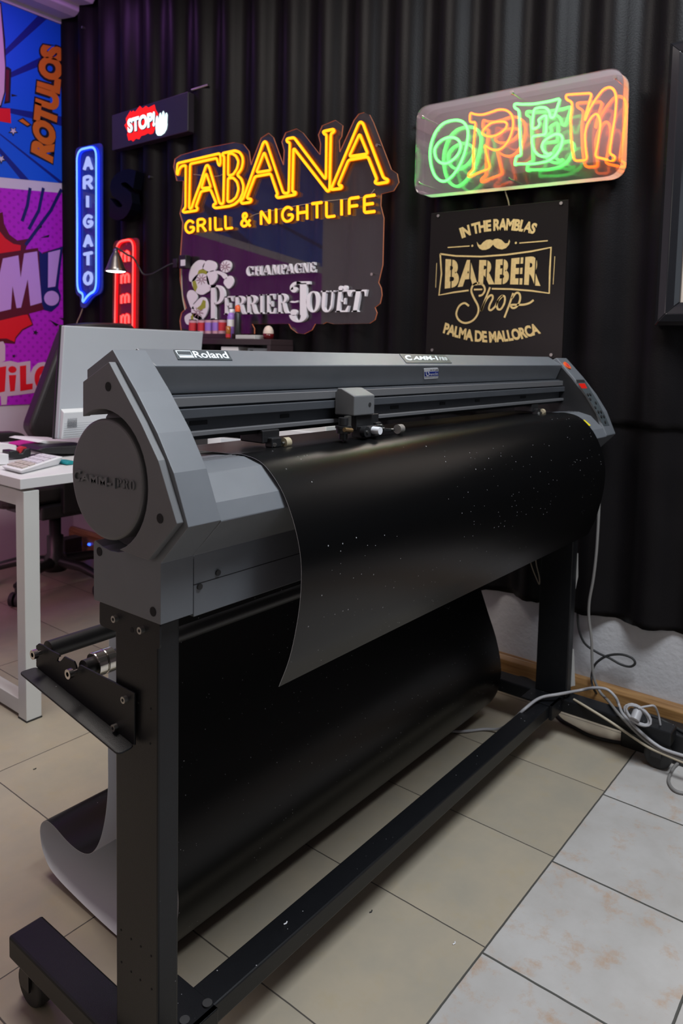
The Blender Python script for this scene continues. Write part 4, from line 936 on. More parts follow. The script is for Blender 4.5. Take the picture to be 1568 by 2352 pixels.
# orchids printed on shaped plates
def orchid(petals, centre, extra=()):
    b = MB()
    for pts in petals: b.prism(smooth_path([PW(*p) for p in cL(pts)], 4, True), (-.006, 0, 0), 0)
    o = b.build('orchid_plate', ['whiteprint'], tb)
    b = MB()
    for pts in extra: b.prism([PW(*p)+V((-.0064, 0, 0)) for p in cL(pts)], (-.0004, 0, 0), 0)
    for k in range(9):
        a = k*2*math.pi/9; u, v = centre
        b.ribbon([PW(*p)+V((-.0070, 0, 0)) for p in cL([(u+16*math.cos(a), v+16*math.sin(a)), (u+80*math.cos(a+.15), v+80*math.sin(a+.15))])], .0035, NX, .0004, 1)
    b.build('flower_print', ['olive', 'pet_edge'], o)
orchid([[(180, 430), (175, 300), (220, 200), (290, 130), (350, 115), (405, 135), (390, 220), (330, 300), (260, 420)], [(375, 230), (420, 140), (480, 118), (560, 150), (585, 210), (560, 270), (470, 290)], [(440, 320), (540, 270), (590, 320), (580, 410), (520, 480), (450, 470)], [(215, 430), (300, 330), (430, 330), (480, 470), (490, 560), (440, 600), (370, 635), (290, 610), (235, 530)]], (360, 405),
       [[(320, 270), (370, 250), (440, 280), (440, 330), (370, 310), (300, 330)], [(225, 440), (270, 420), (300, 520), (270, 590), (235, 530)]])
orchid([[(645, 215), (670, 145), (735, 118), (795, 150), (805, 220), (770, 285), (710, 300), (655, 270)], [(590, 275), (700, 310), (740, 380), (700, 400), (650, 345), (585, 310)], [(690, 450), (720, 390), (790, 350), (838, 410), (825, 490), (765, 545), (715, 500)]], (715, 215))
orchid([[(140, 650), (165, 580), (220, 568), (285, 620), (290, 700), (230, 780), (250, 850), (200, 830), (160, 730)], [(215, 830), (330, 690), (400, 675), (445, 740), (455, 850), (400, 980), (300, 1000), (220, 940)], [(110, 960), (200, 905), (300, 930), (390, 1030), (180, 1085), (120, 1050)]], (310, 900),
       [[(290, 840), (350, 790), (385, 710), (425, 730), (420, 830), (340, 870)], [(200, 960), (235, 920), (240, 1020), (205, 1010)]])

# --- blue vertical sign
ar = thing('neon_sign', 'tall narrow blue neon sign with seven stacked letters and a speech bubble tail', 'sign', onx(205, 705, 2.14))
c2 = lambda pts: crop(pts, 0, 300, 3.267)
XA = 2.122; PA = PX(XA-.007)
ob = rounded([onx(u, v, XA) for u, v in c2([(565, 130), (765, 90), (768, 1215), (700, 1250), (640, 1335), (600, 1325), (605, 1250), (565, 1225)])], .03, 5)
MB().prism(ob, (.006, 0, 0)).build('sign_panel', 'acr_blue', ar)
bord = c2([(587, 150), (732, 118), (732, 1200), (672, 1230), (625, 1300), (636, 1225), (590, 1205)])
b = MB(); b.tube(rounded([PA(*p) for p in bord], .055, 6, True), .0098, 8, 0, True); o = b.build('tube_border', 'b_glow', ar)
b = MB(); b.tube(rounded([PA(*p)+V((-.005, 0, 0)) for p in bord], .055, 6, True), .0066, 8, 0, True); b.build('lit_core', 'b_core', o)
for ch, y0, y1 in (('A', 198, 290), ('R', 345, 435), ('I', 490, 575), ('G', 640, 722), ('A', 785, 868), ('T', 922, 1010), ('O', 1065, 1152)):
    x0, x1 = (632, 688) if ch != 'I' else (645, 669)
    q = c2([(x0, y1+3), (x1, y1-3), (x1, y0-6), (x0, y0+6)]); b = MB(); strokes(b, ch, q, PA, .0082); b.build('tube_letter', 'b_let', ar)
b = MB(); b.tube(smooth_path([onx(u, v, 2.13) for u, v in c2([(620, 1335), (600, 1390), (578, 1440), (570, 1500)])], 4), .003, 6); b.build('lead_wire', 'cable_t', ar)
for u, v in c2([(665, 180), (665, 1180)]): p = onx(u, v, XA); MB().cyl((XA+.006, p.y, p.z), (2.165, p.y, p.z), .006, 10).build('wall_spacer', 'steel', ar)

# --- red sign behind the desk lamp
rd = thing('neon_sign', 'tall narrow red neon sign with a column of letter m behind the desk lamp', 'sign', onx(290, 760, 2.14))
PR = PX(XA-.007)
rp = rounded([onx(u, v, XA) for u, v in c2([(850, 830), (1040, 800), (1030, 1700), (840, 1700)])], .03, 5)
MB().prism(rp, (.006, 0, 0)).build('sign_panel', 'acr_red', rd)
bord = c2([(880, 838), (1008, 812), (1000, 1680), (865, 1680)])
b = MB(); b.tube(rounded([PR(*p) for p in bord], .05, 6, True), .0085, 8, 0, True); o = b.build('tube_border', 'r_glow', rd)
b = MB(); b.tube(rounded([PR(*p)+V((-.0045, 0, 0)) for p in bord], .05, 6, True), .0055, 8, 0, True); b.build('lit_core', 'r_core', o)
for y0, y1 in ((905, 985), (1075, 1145), (1228, 1295), (1380, 1450), (1540, 1610)):
    q = c2([(910, y1+4), (965, y1-4), (965, y0-6), (910, y0+6)]); b1, b2 = MB(), MB(); strokes(b1, 'm', q, PR, .0085); strokes(b2, 'm', q, PX(XA-.0115), .005)
    o = b1.build('tube_letter', 'r_glow', rd); b2.build('lit_core', 'r_core', o)
for u, v in c2([(940, 850), (940, 1660)]): p = onx(u, v, XA); MB().cyl((XA+.006, p.y, p.z), (2.165, p.y, p.z), .006, 10).build('wall_spacer', 'steel', rd)

# --- LED matrix panel
c0 = lambda pts: crop(pts, 0, 0, 3.267)
st = thing('led_panel', 'wide dark LED panel showing a red STOP! burst beside a white hand', 'display', onx(350, 330, 2.13))
XD = 2.115; PD = PX(XD)
MB().prism(rounded([onx(u, v, XD) for u, v in c0([(838, 865), (1410, 685), (1408, 985), (840, 1130)])], .006), (.045, 0, 0)).build('housing', mat('led_panel_face', (.028, .022, .030), .35), st, bevel=.003)
p1, p2 = onx(440, 207, 2.14), onx(478, 195, 2.16)
MB().tube([p1, p2], .005, 8).build('mounting_rod', 'steel', st)
star = [(945, 890), (980, 830), (985, 845), (1000, 830), (1015, 840), (1050, 795), (1070, 815), (1095, 795), (1115, 808), (1160, 785), (1170, 825), (1188, 855), (1180, 880), (1170, 930), (1165, 960), (1150, 1000), (1130, 1008), (1110, 1000), (1090, 1012), (1060, 1020), (1045, 1045), (1020, 1040), (1000, 1062), (985, 1050), (965, 1055), (955, 1010), (960, 990), (935, 940), (950, 920)]
b = MB().prism([PD(*p)+V((-.0006, 0, 0)) for p in c0(star)], (-.0006, 0, 0)); b.build('lit_burst', 'led_red', st)
b = MB(); lettering(b, 'STOP!', c0([(962, 1000), (1165, 948)]), c0([(958, 895), (1165, 835)]), PD, NX, .0006, lift=.0022, bold=.05); b.build('lit_lettering', 'led_white', st)
b = MB(); lettering(b, 'STOP!', c0([(968, 1006), (1171, 954)]), c0([(964, 899), (1171, 839)]), PD, NX, .0004, lift=.0014, bold=.07); b.build('lettering_outline', 'p_bk', st)
hand = [(1172, 1000), (1168, 930), (1172, 885), (1180, 868), (1188, 880), (1192, 905), (1198, 855), (1206, 845), (1213, 862), (1215, 895), (1220, 845), (1228, 832), (1236, 850), (1236, 895), (1243, 855), (1252, 845), (1259, 862), (1256, 920), (1258, 935), (1252, 970), (1235, 1000), (1210, 1018), (1185, 1018)]
b = MB().prism([PD(*p)+V((-.0014, 0, 0)) for p in c0(hand)], (-.0006, 0, 0)); b.build('lit_hand', 'led_white', st)

# --- dark unlit letter
b = MB(); lettering(b, 'S', [(268, 512), (316, 506)], [(272, 402), (336, 386)], PX(2.14), NX, .045, bold=.06)
tag(b.build('wall_letter', 'dark_blue', None, bevel=.002), 'unlit dark blue letter S mounted on the black wall under the LED panel', 'letter')
# --- small power adapter between the lamp cable and the clear sign
pa = thing('power_adapter', 'small black power adapter with white label left of the clear acrylic sign', 'adapter', onx(419, 620, 2.12))
a, c = onx(412, 617, 2.09), onx(428, 585, 2.09)
MB().box((2.085, c.y, a.z), (2.115, a.y, c.z)).build('case', 'blackp', pa, bevel=.004)
a, c = onx(414.5, 611, 2.084), onx(425, 596, 2.084)
MB().box((2.0838, c.y, a.z), (2.085, a.y, c.z)).build('label_sticker', 'white_pl', pa)
MB().tube(smooth_path([onx(u, v, 2.115) for u, v in ((417, 616), (417, 640), (419, 680), (425, 712))], 4), .003, 6).build('lead_wire', 'cable_t', pa)

# --- framed board at the right edge
fr = thing('picture_frame', 'beige board in a thick glossy black frame cut off by the right edge', 'picture frame', onx(1500, 750, 2.15))
zT, zB, y1 = onx(1533, 98, 2.10).z, onx(1500, 748, 2.10).z, onx(1500, 748, 2.10).y
FW = .062
MB().box((2.118, y1-.62+FW*.6, zB+FW*.6), (2.124, y1-FW*.6, zT-FW*.6)).build('mount_board', 'mount', fr)
def rail_(pts): 
    b = MB(); b.prism(pts, (.045, 0, 0)); 
    return b
y0 = y1-.62
prof_x = 2.094
def mitre(a, bb, ci, di):
    """one mitred frame rail with a raised middle"""
    b = MB(); rows = []
    for t, x in ((0, 2.15), (0, 2.108), (.18, 2.096), (.5, 2.090), (.8, 2.098), (1, 2.108), (1, 2.118)):
        rows.append([V((x, a[0]+(ci[0]-a[0])*t, a[1]+(ci[1]-a[1])*t)), V((x, bb[0]+(di[0]-bb[0])*t, bb[1]+(di[1]-bb[1])*t))])
    vs = [p for r_ in rows for p in r_]; n = len(rows)
    b.add(vs, [(2*i, 2*i+1, 2*i+3, 2*i+2) for i in range(n-1)]+[(2*n-2, 2*n-1, 1, 0)]+[tuple(2*i for i in range(n)), tuple(2*i+1 for i in range(n))[::-1]], 0)
    return b.build('frame_rail', 'frame_bl', fr, bevel=.002, recalc=True)
o4 = [(y1, zB), (y1, zT), (y0, zT), (y0, zB)]; i4 = [(y1-FW, zB+FW), (y1-FW, zT-FW), (y0+FW, zT-FW), (y0+FW, zB+FW)]
for k in range(4): mitre(o4[k], o4[(k+1) % 4], i4[k], i4[(k+1) % 4])
# --- screws holding the black sheets
for u, v in ((192, 64), (346, 407)):
    p = onx(u, v, 2.15); o = MB().cyl((2.140, p.y, p.z), (2.17, p.y, p.z), .006, 10).build('sheet_screw', 'steel')
    tag(o, 'zinc screw head in the black sheets '+('below the ceiling cornice' if v < 100 else 'right of the dark letter S'), 'screw')

# ================================================================== PRINTED WALL POSTER (left wall)
YP = YL-.006; PP = PY(YP)
po = thing('wall_poster', 'large comic style wall print with a blue and a purple panel on the left wall', 'poster', (1.5, YL-.003, .797))
zt = 2.735; zm1, zm2 = 1.945, 1.895; zb = .798; xr = 2.182; xl = 0.0
slope = lambda x: .10*(x-2.18)   # the gutter between the panels runs at a slant
MB().prism([(xl, YP, zt+.0), (xr, YP, zt), (xr, YP, zm1+slope(xr)), (xl, YP, zm1+slope(xl))], (0, .004, 0)).build('blue_panel', 'rays', po)
MB().prism([(xl, YP+.001, zm1+slope(xl)), (xr, YP+.001, zm1+slope(xr)), (xr, YP+.001, zm2+slope(xr)), (xl, YP+.001, zm2+slope(xl))], (0, .003, 0)).build('white_gutter', 'p_white', po)
MB().prism([(xl, YP, zm2+slope(xl)), (xr, YP, zm2+slope(xr)), (xr, YP, zb), (xl, YP, zb)], (0, .004, 0)).build('purple_panel', 'dots', po)
def pprint(name, mats, f):
    b = MB(); f(b); return b.build(name, mats, po)
def pl_(b, pts, lift, mi=0, sm=0):
    q = [PP(*p)+V((0, -lift, 0)) for p in pts]
    b.prism(smooth_path(q, sm, True) if sm else q, (0, -.0004, 0), mi)
rb = [(121, 376), (129.5, 292), (138.5, 205), (147, 110)]; rt = [(70, 348), (77, 262), (85, 180), (94, 100)]
pprint('comic_lettering', ['p_bk', 'p_or'], lambda b: (lettering(b, 'ROTULOS', [(123, 380), (131, 292), (140, 205), (149, 106)], [(67, 352), (74, 262), (82, 180), (91, 96)], PP, NY, .0006, 0, lift=.0006, bold=.15, spacing=.93),
       lettering(b, 'ROTULOS', rb, rt, PP, NY, .0006, 1, lift=.0016, bold=.07, spacing=.93),
       pl_(b, c0([(128, 905), (172, 882), (238, 938), (205, 955)]), .0012, 0), pl_(b, c0([(140, 906), (168, 893), (222, 935), (203, 944)]), .0022, 1)))
pprint('comic_drawing', ['p_pink', 'p_bk', 'p_dred', 'p_red', 'p_white'], lambda b: (
    pl_(b, c0([(-80, 20), (8, 20), (38, 300), (45, 500), (40, 690), (10, 800), (-80, 830)]), .0008, 1), pl_(b, c0([(-80, 30), (0, 30), (22, 300), (36, 500), (30, 690), (2, 790), (-80, 815)]), .0018, 0),
    pl_(b, c0([(36, 500), (60, 502), (84, 520), (76, 770), (30, 780), (44, 690)]), .0006, 1), pl_(b, c0([(42, 520), (68, 528), (62, 760), (40, 765)]), .0022, 2),
    pl_(b, c0([(-60, 810), (75, 815), (82, 925), (-60, 900)]), .0010, 3),
    pl_(b, c0([(85, 705), (130, 718), (85, 725)]), .0010, 1),
    *[pl_(b, [(cx/3.267+r*math.cos(k*math.pi/5+.3)*(1 if k % 2 == 0 else .45), cy/3.267+r*math.sin(k*math.pi/5+.3)*(1 if k % 2 == 0 else .45)) for k in range(10)], l, mi) for cx, cy, r, l, mi in ((98, 985, 12, .0010, 1), (98, 983, 8, .0018, 4), (8, 1195, 12, .0010, 1), (8, 1192, 8, .0018, 4))]))
mM = [(20, 960), (136, 936), (153, 1105), (179, 922), (277, 906), (312, 1290), (226, 1315), (206, 1115), (156, 1328), (122, 1332), (92, 1165), (80, 1340), (-40, 1368), (-10, 1100)]
mE = [(360, 915), (450, 893), (413, 1170), (358, 1178)]
def mprint(b):
    pl_(b, c2([(-60, 930), (285, 880), (300, 1000), (318, 915), (470, 870), (468, 910), (432, 1180), (455, 1235), (452, 1275), (420, 1330), (375, 1358), (325, 1345), (230, 1370), (0, 1425), (-60, 1430)]), .0010, 0)
    pl_(b, c2([(290, 900), (318, 925), (470, 868), (435, 1180), (456, 1240), (440, 1310), (385, 1360), (330, 1345), (310, 1290)]), .0014, 1)
    pl_(b, c2(mM), .0022, 2); pl_(b, c2(mE), .0022, 2)
    b.prism([PP(*p)+V((0, -.0022, 0)) for p in c2([(385+56*math.cos(k*math.pi/12), 1258+56*math.sin(k*math.pi/12)) for k in range(24)])], (0, -.0004, 0), 2)
pprint('comic_lettering', ['p_dred', 'p_dblue', 'p_lav'], mprint)
def burst(b):
    pl_(b, c2([(-60, 640), (20, 610), (30, 700), (70, 780), (130, 825), (215, 810), (190, 900), (170, 935), (-60, 970)]), .0004, 1)
    pl_(b, c2([(-60, 760), (0, 760), (40, 810), (100, 850), (155, 860), (150, 930), (-60, 960)]), .0008, 0)
    pl_(b, c2([(-60, 1395), (215, 1365), (250, 1460), (170, 1500), (120, 1560), (112, 1600), (-60, 1590)]), .0004, 1)
    pl_(b, c2([(-60, 1415), (205, 1380), (240, 1452), (165, 1490), (115, 1550), (108, 1585), (50, 1560), (-60, 1562)]), .0008, 0)
    for pts in ([(370, 1420), (440, 1455), (420, 1470)], [(440, 1405), (510, 1410), (505, 1440)], [(300, 805), (370, 780), (365, 800)], [(265, 755), (310, 705), (315, 725)]): pl_(b, c2(pts), .0010, 2)
    for cx, cy, r in ((265, 1515, 7), (103, 1692, 5)): pl_(b, [(cx/3.267+r*math.cos(k*math.pi/5)*(1 if k % 2 == 0 else .45), (300+cy/3.267)+r*math.sin(k*math.pi/5)*(1 if k % 2 == 0 else .45)) for k in range(10)], .0010, 2)
    for ln in ([(225, 430), (205, 560), (165, 680)], [(325, 430), (290, 600), (215, 740)], [(460, 440), (380, 600), (190, 860)]): b.ribbon([PP(*p)+V((0, -.0008, 0)) for p in c2(ln)], .016, NY, .0004, 3)
pprint('comic_drawing', ['p_red', 'p_dred', 'p_bk', 'p_dblue'], burst)
c6b = lambda pts: crop(pts, 0, 680, 7.35)
def vin(b):
    pl_(b, c6b([(-120, 1150), (120, 1100), (180, 1095), (300, 1125), (510, 1095), (510, 1300), (560, 1200), (640, 1130), (740, 1112), (840, 1150), (900, 1300), (900, 1500), (820, 1620), (700, 1660), (600, 1630), (300, 1670), (120, 1690), (110, 1830), (20, 1840), (10, 1690), (-120, 1700)]), .0012, 0)
    pl_(b, c6b([(-60, 780), (50, 765), (85, 830), (85, 1090), (-60, 1160)]), .0012, 0)
    for pts in ([(145, 1335), (270, 1330), (245, 1600), (168, 1612)], [(330, 1182), (438, 1168), (438, 1488), (548, 1474), (545, 1570), (338, 1606)], [(-60, 1210), (102, 1182), (78, 1608), (-60, 1640)]): pl_(b, c6b(pts), .0022, 1)
    pl_(b, c6b([(205+70*math.cos(k*math.pi/8), 1240+58*math.sin(k*math.pi/8)) for k in range(16)]), .0022, 1)
    pl_(b, c6b([(725+148*math.cos(k*math.pi/12), 1385+205*math.sin(k*math.pi/12)) for k in range(24)]), .0022, 1)
    pl_(b, c6b([(725+62*math.cos(k*math.pi/12), 1395+95*math.sin(k*math.pi/12)) for k in range(24)]), .0032, 0)
pprint('comic_lettering', ['p_pink', 'p_red'], vin)
# pale border trim round the print
for nm, lo, hi in (('top', (xl, YL-.012, zt+.002), (xr+.012, YL, zt+.062)), ('side', (xr+.001, YL-.012, zm1), (xr+.014, YL, zt+.002))):
    MB().box(lo, hi).build('poster_border', 'p_white', po)

# ================================================================== DESK AND WHAT STANDS ON IT
dk = thing('desk', 'white laminate desk on a square white metal frame beside the plotter', 'desk', (1.5, 2.4, 0))
DZ = .7215
MB().box((1.052, 1.990, DZ-.030), (2.14, 2.80, DZ)).build('desk_top', 'white_top', dk, bevel=.0015)
for x0 in (1.063, 2.075):
    o = None
    for y0 in (1.993, 2.745):
        q = MB().box((x0, y0, .004), (x0+.047, y0+.047, .683)).build('leg', 'white_metal', dk, bevel=.002)
        o = o or q
        MB().box((x0-.001, y0-.001, 0), (x0+.048, y0+.048, .0045)).build('foot_pad', 'blackm', q)
    MB().box((x0+.003, 2.040, .010), (x0+.044, 2.745, .056)).build('bottom_rail', 'white_metal', dk, bevel=.002)
    MB().box((x0+.003, 2.040, .637), (x0+.044, 2.745, .683)).build('side_rail', 'white_metal', dk, bevel=.002)
MB().box((1.110, 2.36, .637), (2.075, 2.40, .683)).build('cross_rail', 'white_metal', dk)

# monitor seen from behind
mo = thing('computer_monitor', 'large pale grey desktop monitor seen from behind on the white desk', 'monitor', (1.66, 2.33, DZ))
def py(u, v, y): return ony(u, v, y)
yT, yB = 2.275, 2.325
tl, tr_ = py(153, 748, yT), py(467, 762, yT); bl = py(128, 1009, yB); ml = py(136, 930, yB-.012)
x0 = (tl.x+bl.x)/2+.0; x1 = tr_.x
def yat(z): return yB+(yT-yB)*(z-bl.z)/(tl.z-bl.z)
b = MB().prism([(x0, yat(bl.z), bl.z), (x0, yat(tl.z), tl.z), (x0, yat(tl.z)+.022, tl.z), (x0, yat(bl.z)+.022, bl.z)], (x1-x0, 0, 0))
shell = b.build('back_shell', 'mon', mo, bevel=.003)
b = MB().prism([(x0-.003, yat(bl.z)+.0222, bl.z-.002), (x0-.003, yat(tl.z)+.0222, tl.z+.003), (x0-.003, yat(tl.z)+.032, tl.z+.003), (x0-.003, yat(bl.z)+.032, bl.z-.002)], (x1-x0+.006, 0, 0))
b.build('screen_bezel', 'blackp', mo, bevel=.002)
zc = bl.z+.105
b = MB().prism([(x0+.004, yat(bl.z)-.016, bl.z+.001), (x0+.004, yat(zc)-.020, zc-.012), (x0+.004, yat(zc)-.0005, zc), (x0+.004, yat(bl.z)-.0005, bl.z)], (x1-x0-.008, 0, 0))
chin = b.build('lower_housing', 'mon2', mo, bevel=.002)
b = MB()
for k in range(11):
    z = bl.z+.008+k*.0075; b.box((x0+.010, yat(z)-.0195, z), (x1-.012, yat(z)-.0182, z+.0012))
b.build('vent_slots', mat('vent_grey', (.36, .38, .41), .6), chin)
p = py(165, 969, yB-.025); b = MB()
for i in range(7):
    for k in range(7): b.box((p.x-.018+i*.0053, yat(p.z)-.0222, p.z-.018+k*.0053), (p.x-.018+i*.0053+.003, yat(p.z)-.0190, p.z-.018+k*.0053+.003))
b.build('speaker_dots', mat('dot_grey', (.17, .18, .20), .6), chin)
b = MB(); xc = (x0+x1)/2; b.box((xc-.05, 2.28, DZ+.010), (xc+.05, 2.30, bl.z+.10)); b.box((xc-.12, 2.20, DZ), (xc+.12, 2.42, DZ+.010)); b.build('stand', 'mon2', mo, bevel=.003)

def at(u, v, z=DZ): return onz(u, v, z)
# calculator
ca = thing('desk_calculator', 'white desk calculator with beige and lilac keys at the near corner of the desk', 'calculator', at(75, 1075))
Q = [at(4, 1080), at(48, 1091), at(143, 1068), at(97, 1060)]
def lerp(a, c, t): return a+(c-a)*t
def qp(s, t, h): return lerp(lerp(Q[0], Q[1], s), lerp(Q[3], Q[2], s), t)+V((0, 0, h))
hh = lambda s, t: .013+.014*t
b = MB(); n = 1
top_ = [qp(-.02, -.01, hh(0, 0)), qp(1.02, -.01, hh(1, 0)), qp(1.02, 1.02, hh(1, 1)), qp(-.02, 1.02, hh(0, 1))]; bot = [qp(.08, .05, .0005), qp(.92, .05, .0005), qp(.92, .95, .0005), qp(.08, .95, .0005)]
b.add(bot+top_, [(0, 3, 2, 1), (4, 5, 6, 7)]+[(i, (i+1) % 4, 4+(i+1) % 4, 4+i) for i in range(4)])
cb = b.build('calculator_body', 'white_pl', ca, bevel=.004, recalc=True)
for i in range(4):
    for k in range(5):
        s, t = .10+i*.21, .08+k*.17
        b = MB(); lo = [qp(s, t, hh(s, t)-.001), qp(s+.17, t, hh(s, t)-.001), qp(s+.17, t+.13, hh(s, t+.13)-.001), qp(s, t+.13, hh(s, t+.13)-.001)]
        b.add(lo+[p+V((0, 0, .0055)) for p in lo], [(4, 5, 6, 7)]+[(j, (j+1) % 4, 4+(j+1) % 4, 4+j) for j in range(4)])
        b.build('key', 'beige_pl' if k < 2 else 'p_white', cb, recalc=True)
# tape dispenser
td = thing('tape_dispenser', 'small black tape dispenser with a red roll on the white desk', 'dispenser', at(47, 1056))
p = at(47, 1056); yy = p.y+.03
pr = [(22, 1054), (22, 1037), (40, 1036), (44, 1043), (52, 1043), (58, 1033), (70, 1031), (72, 1040), (70, 1054)]
q = [ony(u, v, yy-.02) for u, v in pr]; zz = min(k.z for k in q); q = [k+V((0, 0, DZ-zz)) for k in q]
MB().prism(q, (0, .05, 0)).build('dispenser_body', 'blackp', td, bevel=.003)
c = q[4]+V((.01, .012, .006)); MB().cyl(c, c+V((0, .022, 0)), .015, 20).build('tape_roll', 'red_ink', td)
# things placed from their silhouette on a plane in front of the desk
def slab(name, label, cat, m, px, y, dep, z=None, group=None, bevel=.002):
    q = [ony(u, v, y) for u, v in px]; 
    if z is not None:
        dz = z-min(k.z for k in q); q = [k+V((0, 0, dz)) for k in q]
    o = MB().prism(q, (0, dep, 0)).build(name, m, None, bevel=bevel)
    return tag(o, label, cat, group)
slab('paper_stack', 'stack of white sheets lying at the left edge of the desk', 'papers', 'paper', [(-60, 1048), (-60, 1024), (20, 1026), (38, 1030), (38, 1046)], 2.50, .22, DZ)
slab('small_box', 'small white box at the left edge of the desk behind the calculator', 'box', 'white_pl', [(-40, 1072), (-40, 1044), (20, 1046), (21, 1070)], 2.26, .08, DZ)
slab('teal_lid', 'flat teal lid on the desk beside the plotter disc', 'lid', 'teal', [(152, 1071), (153, 1066), (160, 1063), (176, 1063), (178, 1070)], 2.12, .06, DZ)
slab('keyboard', 'flat black keyboard lying in front of the monitor', 'keyboard', 'blackp', [(86, 1046), (100, 1041), (210, 1034), (210, 1055), (108, 1054)], 2.29, .13, DZ)
rk = thing('paper_rack', 'low metal rack holding a pink lit stack of white paper below the monitor', 'rack', (1.33, 2.46, DZ))
yk = 2.40; q = [ony(u, v, yk) for u, v in ((86, 1016), (100, 1012), (176, 1015), (178, 1030), (150, 1026))]
MB().prism(q, (0, .20, 0)).build('paper_sheets', 'paper', rk, bevel=.001)
for u in (104, 129, 160):
    p = ony(u, 1022, yk+.02); MB().cyl((p.x, p.y, DZ), (p.x, p.y, p.z), .004, 10).build('rack_leg', 'steel', rk)
slab('flyer_stack', 'magenta and red printed flyers on the desk left of the paper rack', 'flyers', 'pinkp', [(56, 1033), (58, 1029), (100, 1021), (106, 1028), (104, 1032)], 2.58, .12, DZ)
# seen through the slot under the plotter's rail
slab('document_box', 'low white box on the desk seen through the slot above the vinyl', 'box', 'white_pl', [(506, 1046), (506, 1024), (586, 1030), (586, 1046)], 2.03, .10, DZ)
slab('black_pouch', 'black pouch on the desk seen through the slot left of the white box', 'pouch', 'leather', [(424, 1036), (440, 1018), (480, 1006), (503, 1008), (504, 1038)], 2.10, .10, DZ)
du = tag(MB().box((1.93, 1.60, .0), (2.13, 1.86, .845)).build('drawer_unit', 'white_metal', None, bevel=.003), 'white drawer unit by the far wall seen under the carriage', 'drawer unit')
for k in range(3): MB().box((1.925, 1.61, .06+k*.26), (1.9299, 1.85, .30+k*.26)).build('drawer', 'white_pl', du, bevel=.001)

# desk lamp
la = thing('desk_lamp', 'small lit metal cone lamp on a thin black arm in front of the red sign', 'lamp', onx(405, 606, 2.13))
lx = 1.97; p = onx(266, 624, lx); tpz = onx(262, 572, lx)
b = MB(); hgt = tpz.z-p.z
b.lathe((p.x, p.y, p.z), (0, 0, 1), [(.046, 0), (.047, .004), (.040, .018), (.024, hgt*.62), (.015, hgt*.8), (.011, hgt*.86), (.010, hgt), (.0, hgt)], 32)
sh_ = b.build('lamp_shade', 'lamp_metal', la); so = sh_.modifiers.new('thickness', 'SOLIDIFY'); so.thickness = .0015
MB().lathe((p.x, p.y, p.z+.003), (0, 0, 1), [(.0, -.006), (.034, -.004), (.0445, .0), (.044, .006), (.02, .02), (0, .02)], 28).build('bulb', 'bulb', la)
path = [onx(u, v, lx+(2.125-lx)*t) for u, v, t in ((262, 574, 0), (266, 569, .02), (276, 574, .1), (292, 585, .2), (306, 592, .3), (318, 612, .42), (330, 630, .5), (350, 629, .6), (372, 617, .75), (392, 607, .9), (406, 605, 1))]
MB().tube(smooth_path(path, 6), .0042, 8).build('lamp_arm', 'blackp', la)
q = path[-1]; MB().box((q.x-.012, q.y-.015, q.z-.02), (2.147, q.y+.015, q.z+.02)).build('wall_bracket', 'blackp', la, bevel=.003)

# wall shelf with inks
sf = thing('wall_shelf', 'shallow dark brown wall shelf behind the plotter carrying cans and bottles', 'shelf', (2.14, 2.25, .98))
SZ = 1.1415; SX0, SX1, SY0, SY1 = 2.02, 2.146, 1.955, 2.60
MB().box((SX0, SY0, SZ-.022), (SX1, SY1, SZ)).build('shelf_board', 'dark_wood', sf, bevel=.0015)
MB().box((SX0, SY0, .93), (SX1, SY1, .952)).build('shelf_board', 'dark_wood', sf, bevel=.0015)
for y in (SY0, SY1-.018): MB().box((SX0, y, .9522), (SX1, y+.018, SZ-.0222)).build('side_panel', 'dark_wood', sf)
bxm = tag(MB().box((2.05, 2.19, SZ), (2.13, 2.52, SZ+.0215)).build('can_tray', 'dark_wood', None, bevel=.001), 'low brown tray under the row of pink and red cans', 'tray')
first = None
xs_ = 2.085
for i, (u, lab, mm) in enumerate(((443, 'leftmost', 'red_ink'), (463, 'second from the left', 'red_ink'), (480, 'middle', 'lilac'), (497, 'fourth from the left', 'lilac'), (511, 'rightmost', 'red_ink'))):
    p = onx(u, 764, xs_)
    t = thing('ink_can', 'pink and %s ink can, %s in the row of five' % ('red' if mm == 'red_ink' else 'lilac', lab), 'can', (xs_, p.y, SZ+.0215), 'ink cans on the wall shelf')
    b = MB(); b.cyl((xs_, p.y, SZ+.0215), (xs_, p.y, SZ+.078), .0175, 20); b.build('can_body', 'pink_can', t)
    b = MB(); b.cyl((xs_, p.y, SZ+.034), (xs_, p.y, SZ+.068), .0178, 20); b.build('can_label', mm, t)
    b = MB(); b.cyl((xs_, p.y, SZ+.078), (xs_, p.y, SZ+.082), .0165, 20); b.build('can_lid', 'blackp', t)
def bottle(name, label, u, x, prof, mats, cat='bottle'):
    p = onx(u, 778, x); t = thing(name, label, cat, (x, p.y, SZ))
    for nm, m_, pf in prof: MB().lathe((x, p.y, SZ), (0, 0, 1), pf, 20).build(nm, m_, t)
bottle('spray_bottle', 'lilac and white spray bottle right of the row of ink cans', 531, 2.06, (('bottle_body', 'lilac', [(0, .0), (.016, .0), (.017, .02), (.017, .09), (.010, .105), (0, .105)]), ('bottle_label', 'paper', [(.0174, .050), (.0174, .078)]), ('cap', 'white_pl', [(.009, .105), (.009, .120), (0, .120)])), None)
bottle('glue_bottle', 'slim black bottle with an orange cap beside the lilac spray bottle', 545, 2.05, (('bottle_body', 'blackp', [(0, 0), (.013, 0), (.0135, .03), (.0135, .10), (.009, .108), (0, .108)]), ('cap', 'orange', [(.010, .108), (.011, .128), (.006, .134), (0, .134)])), None)
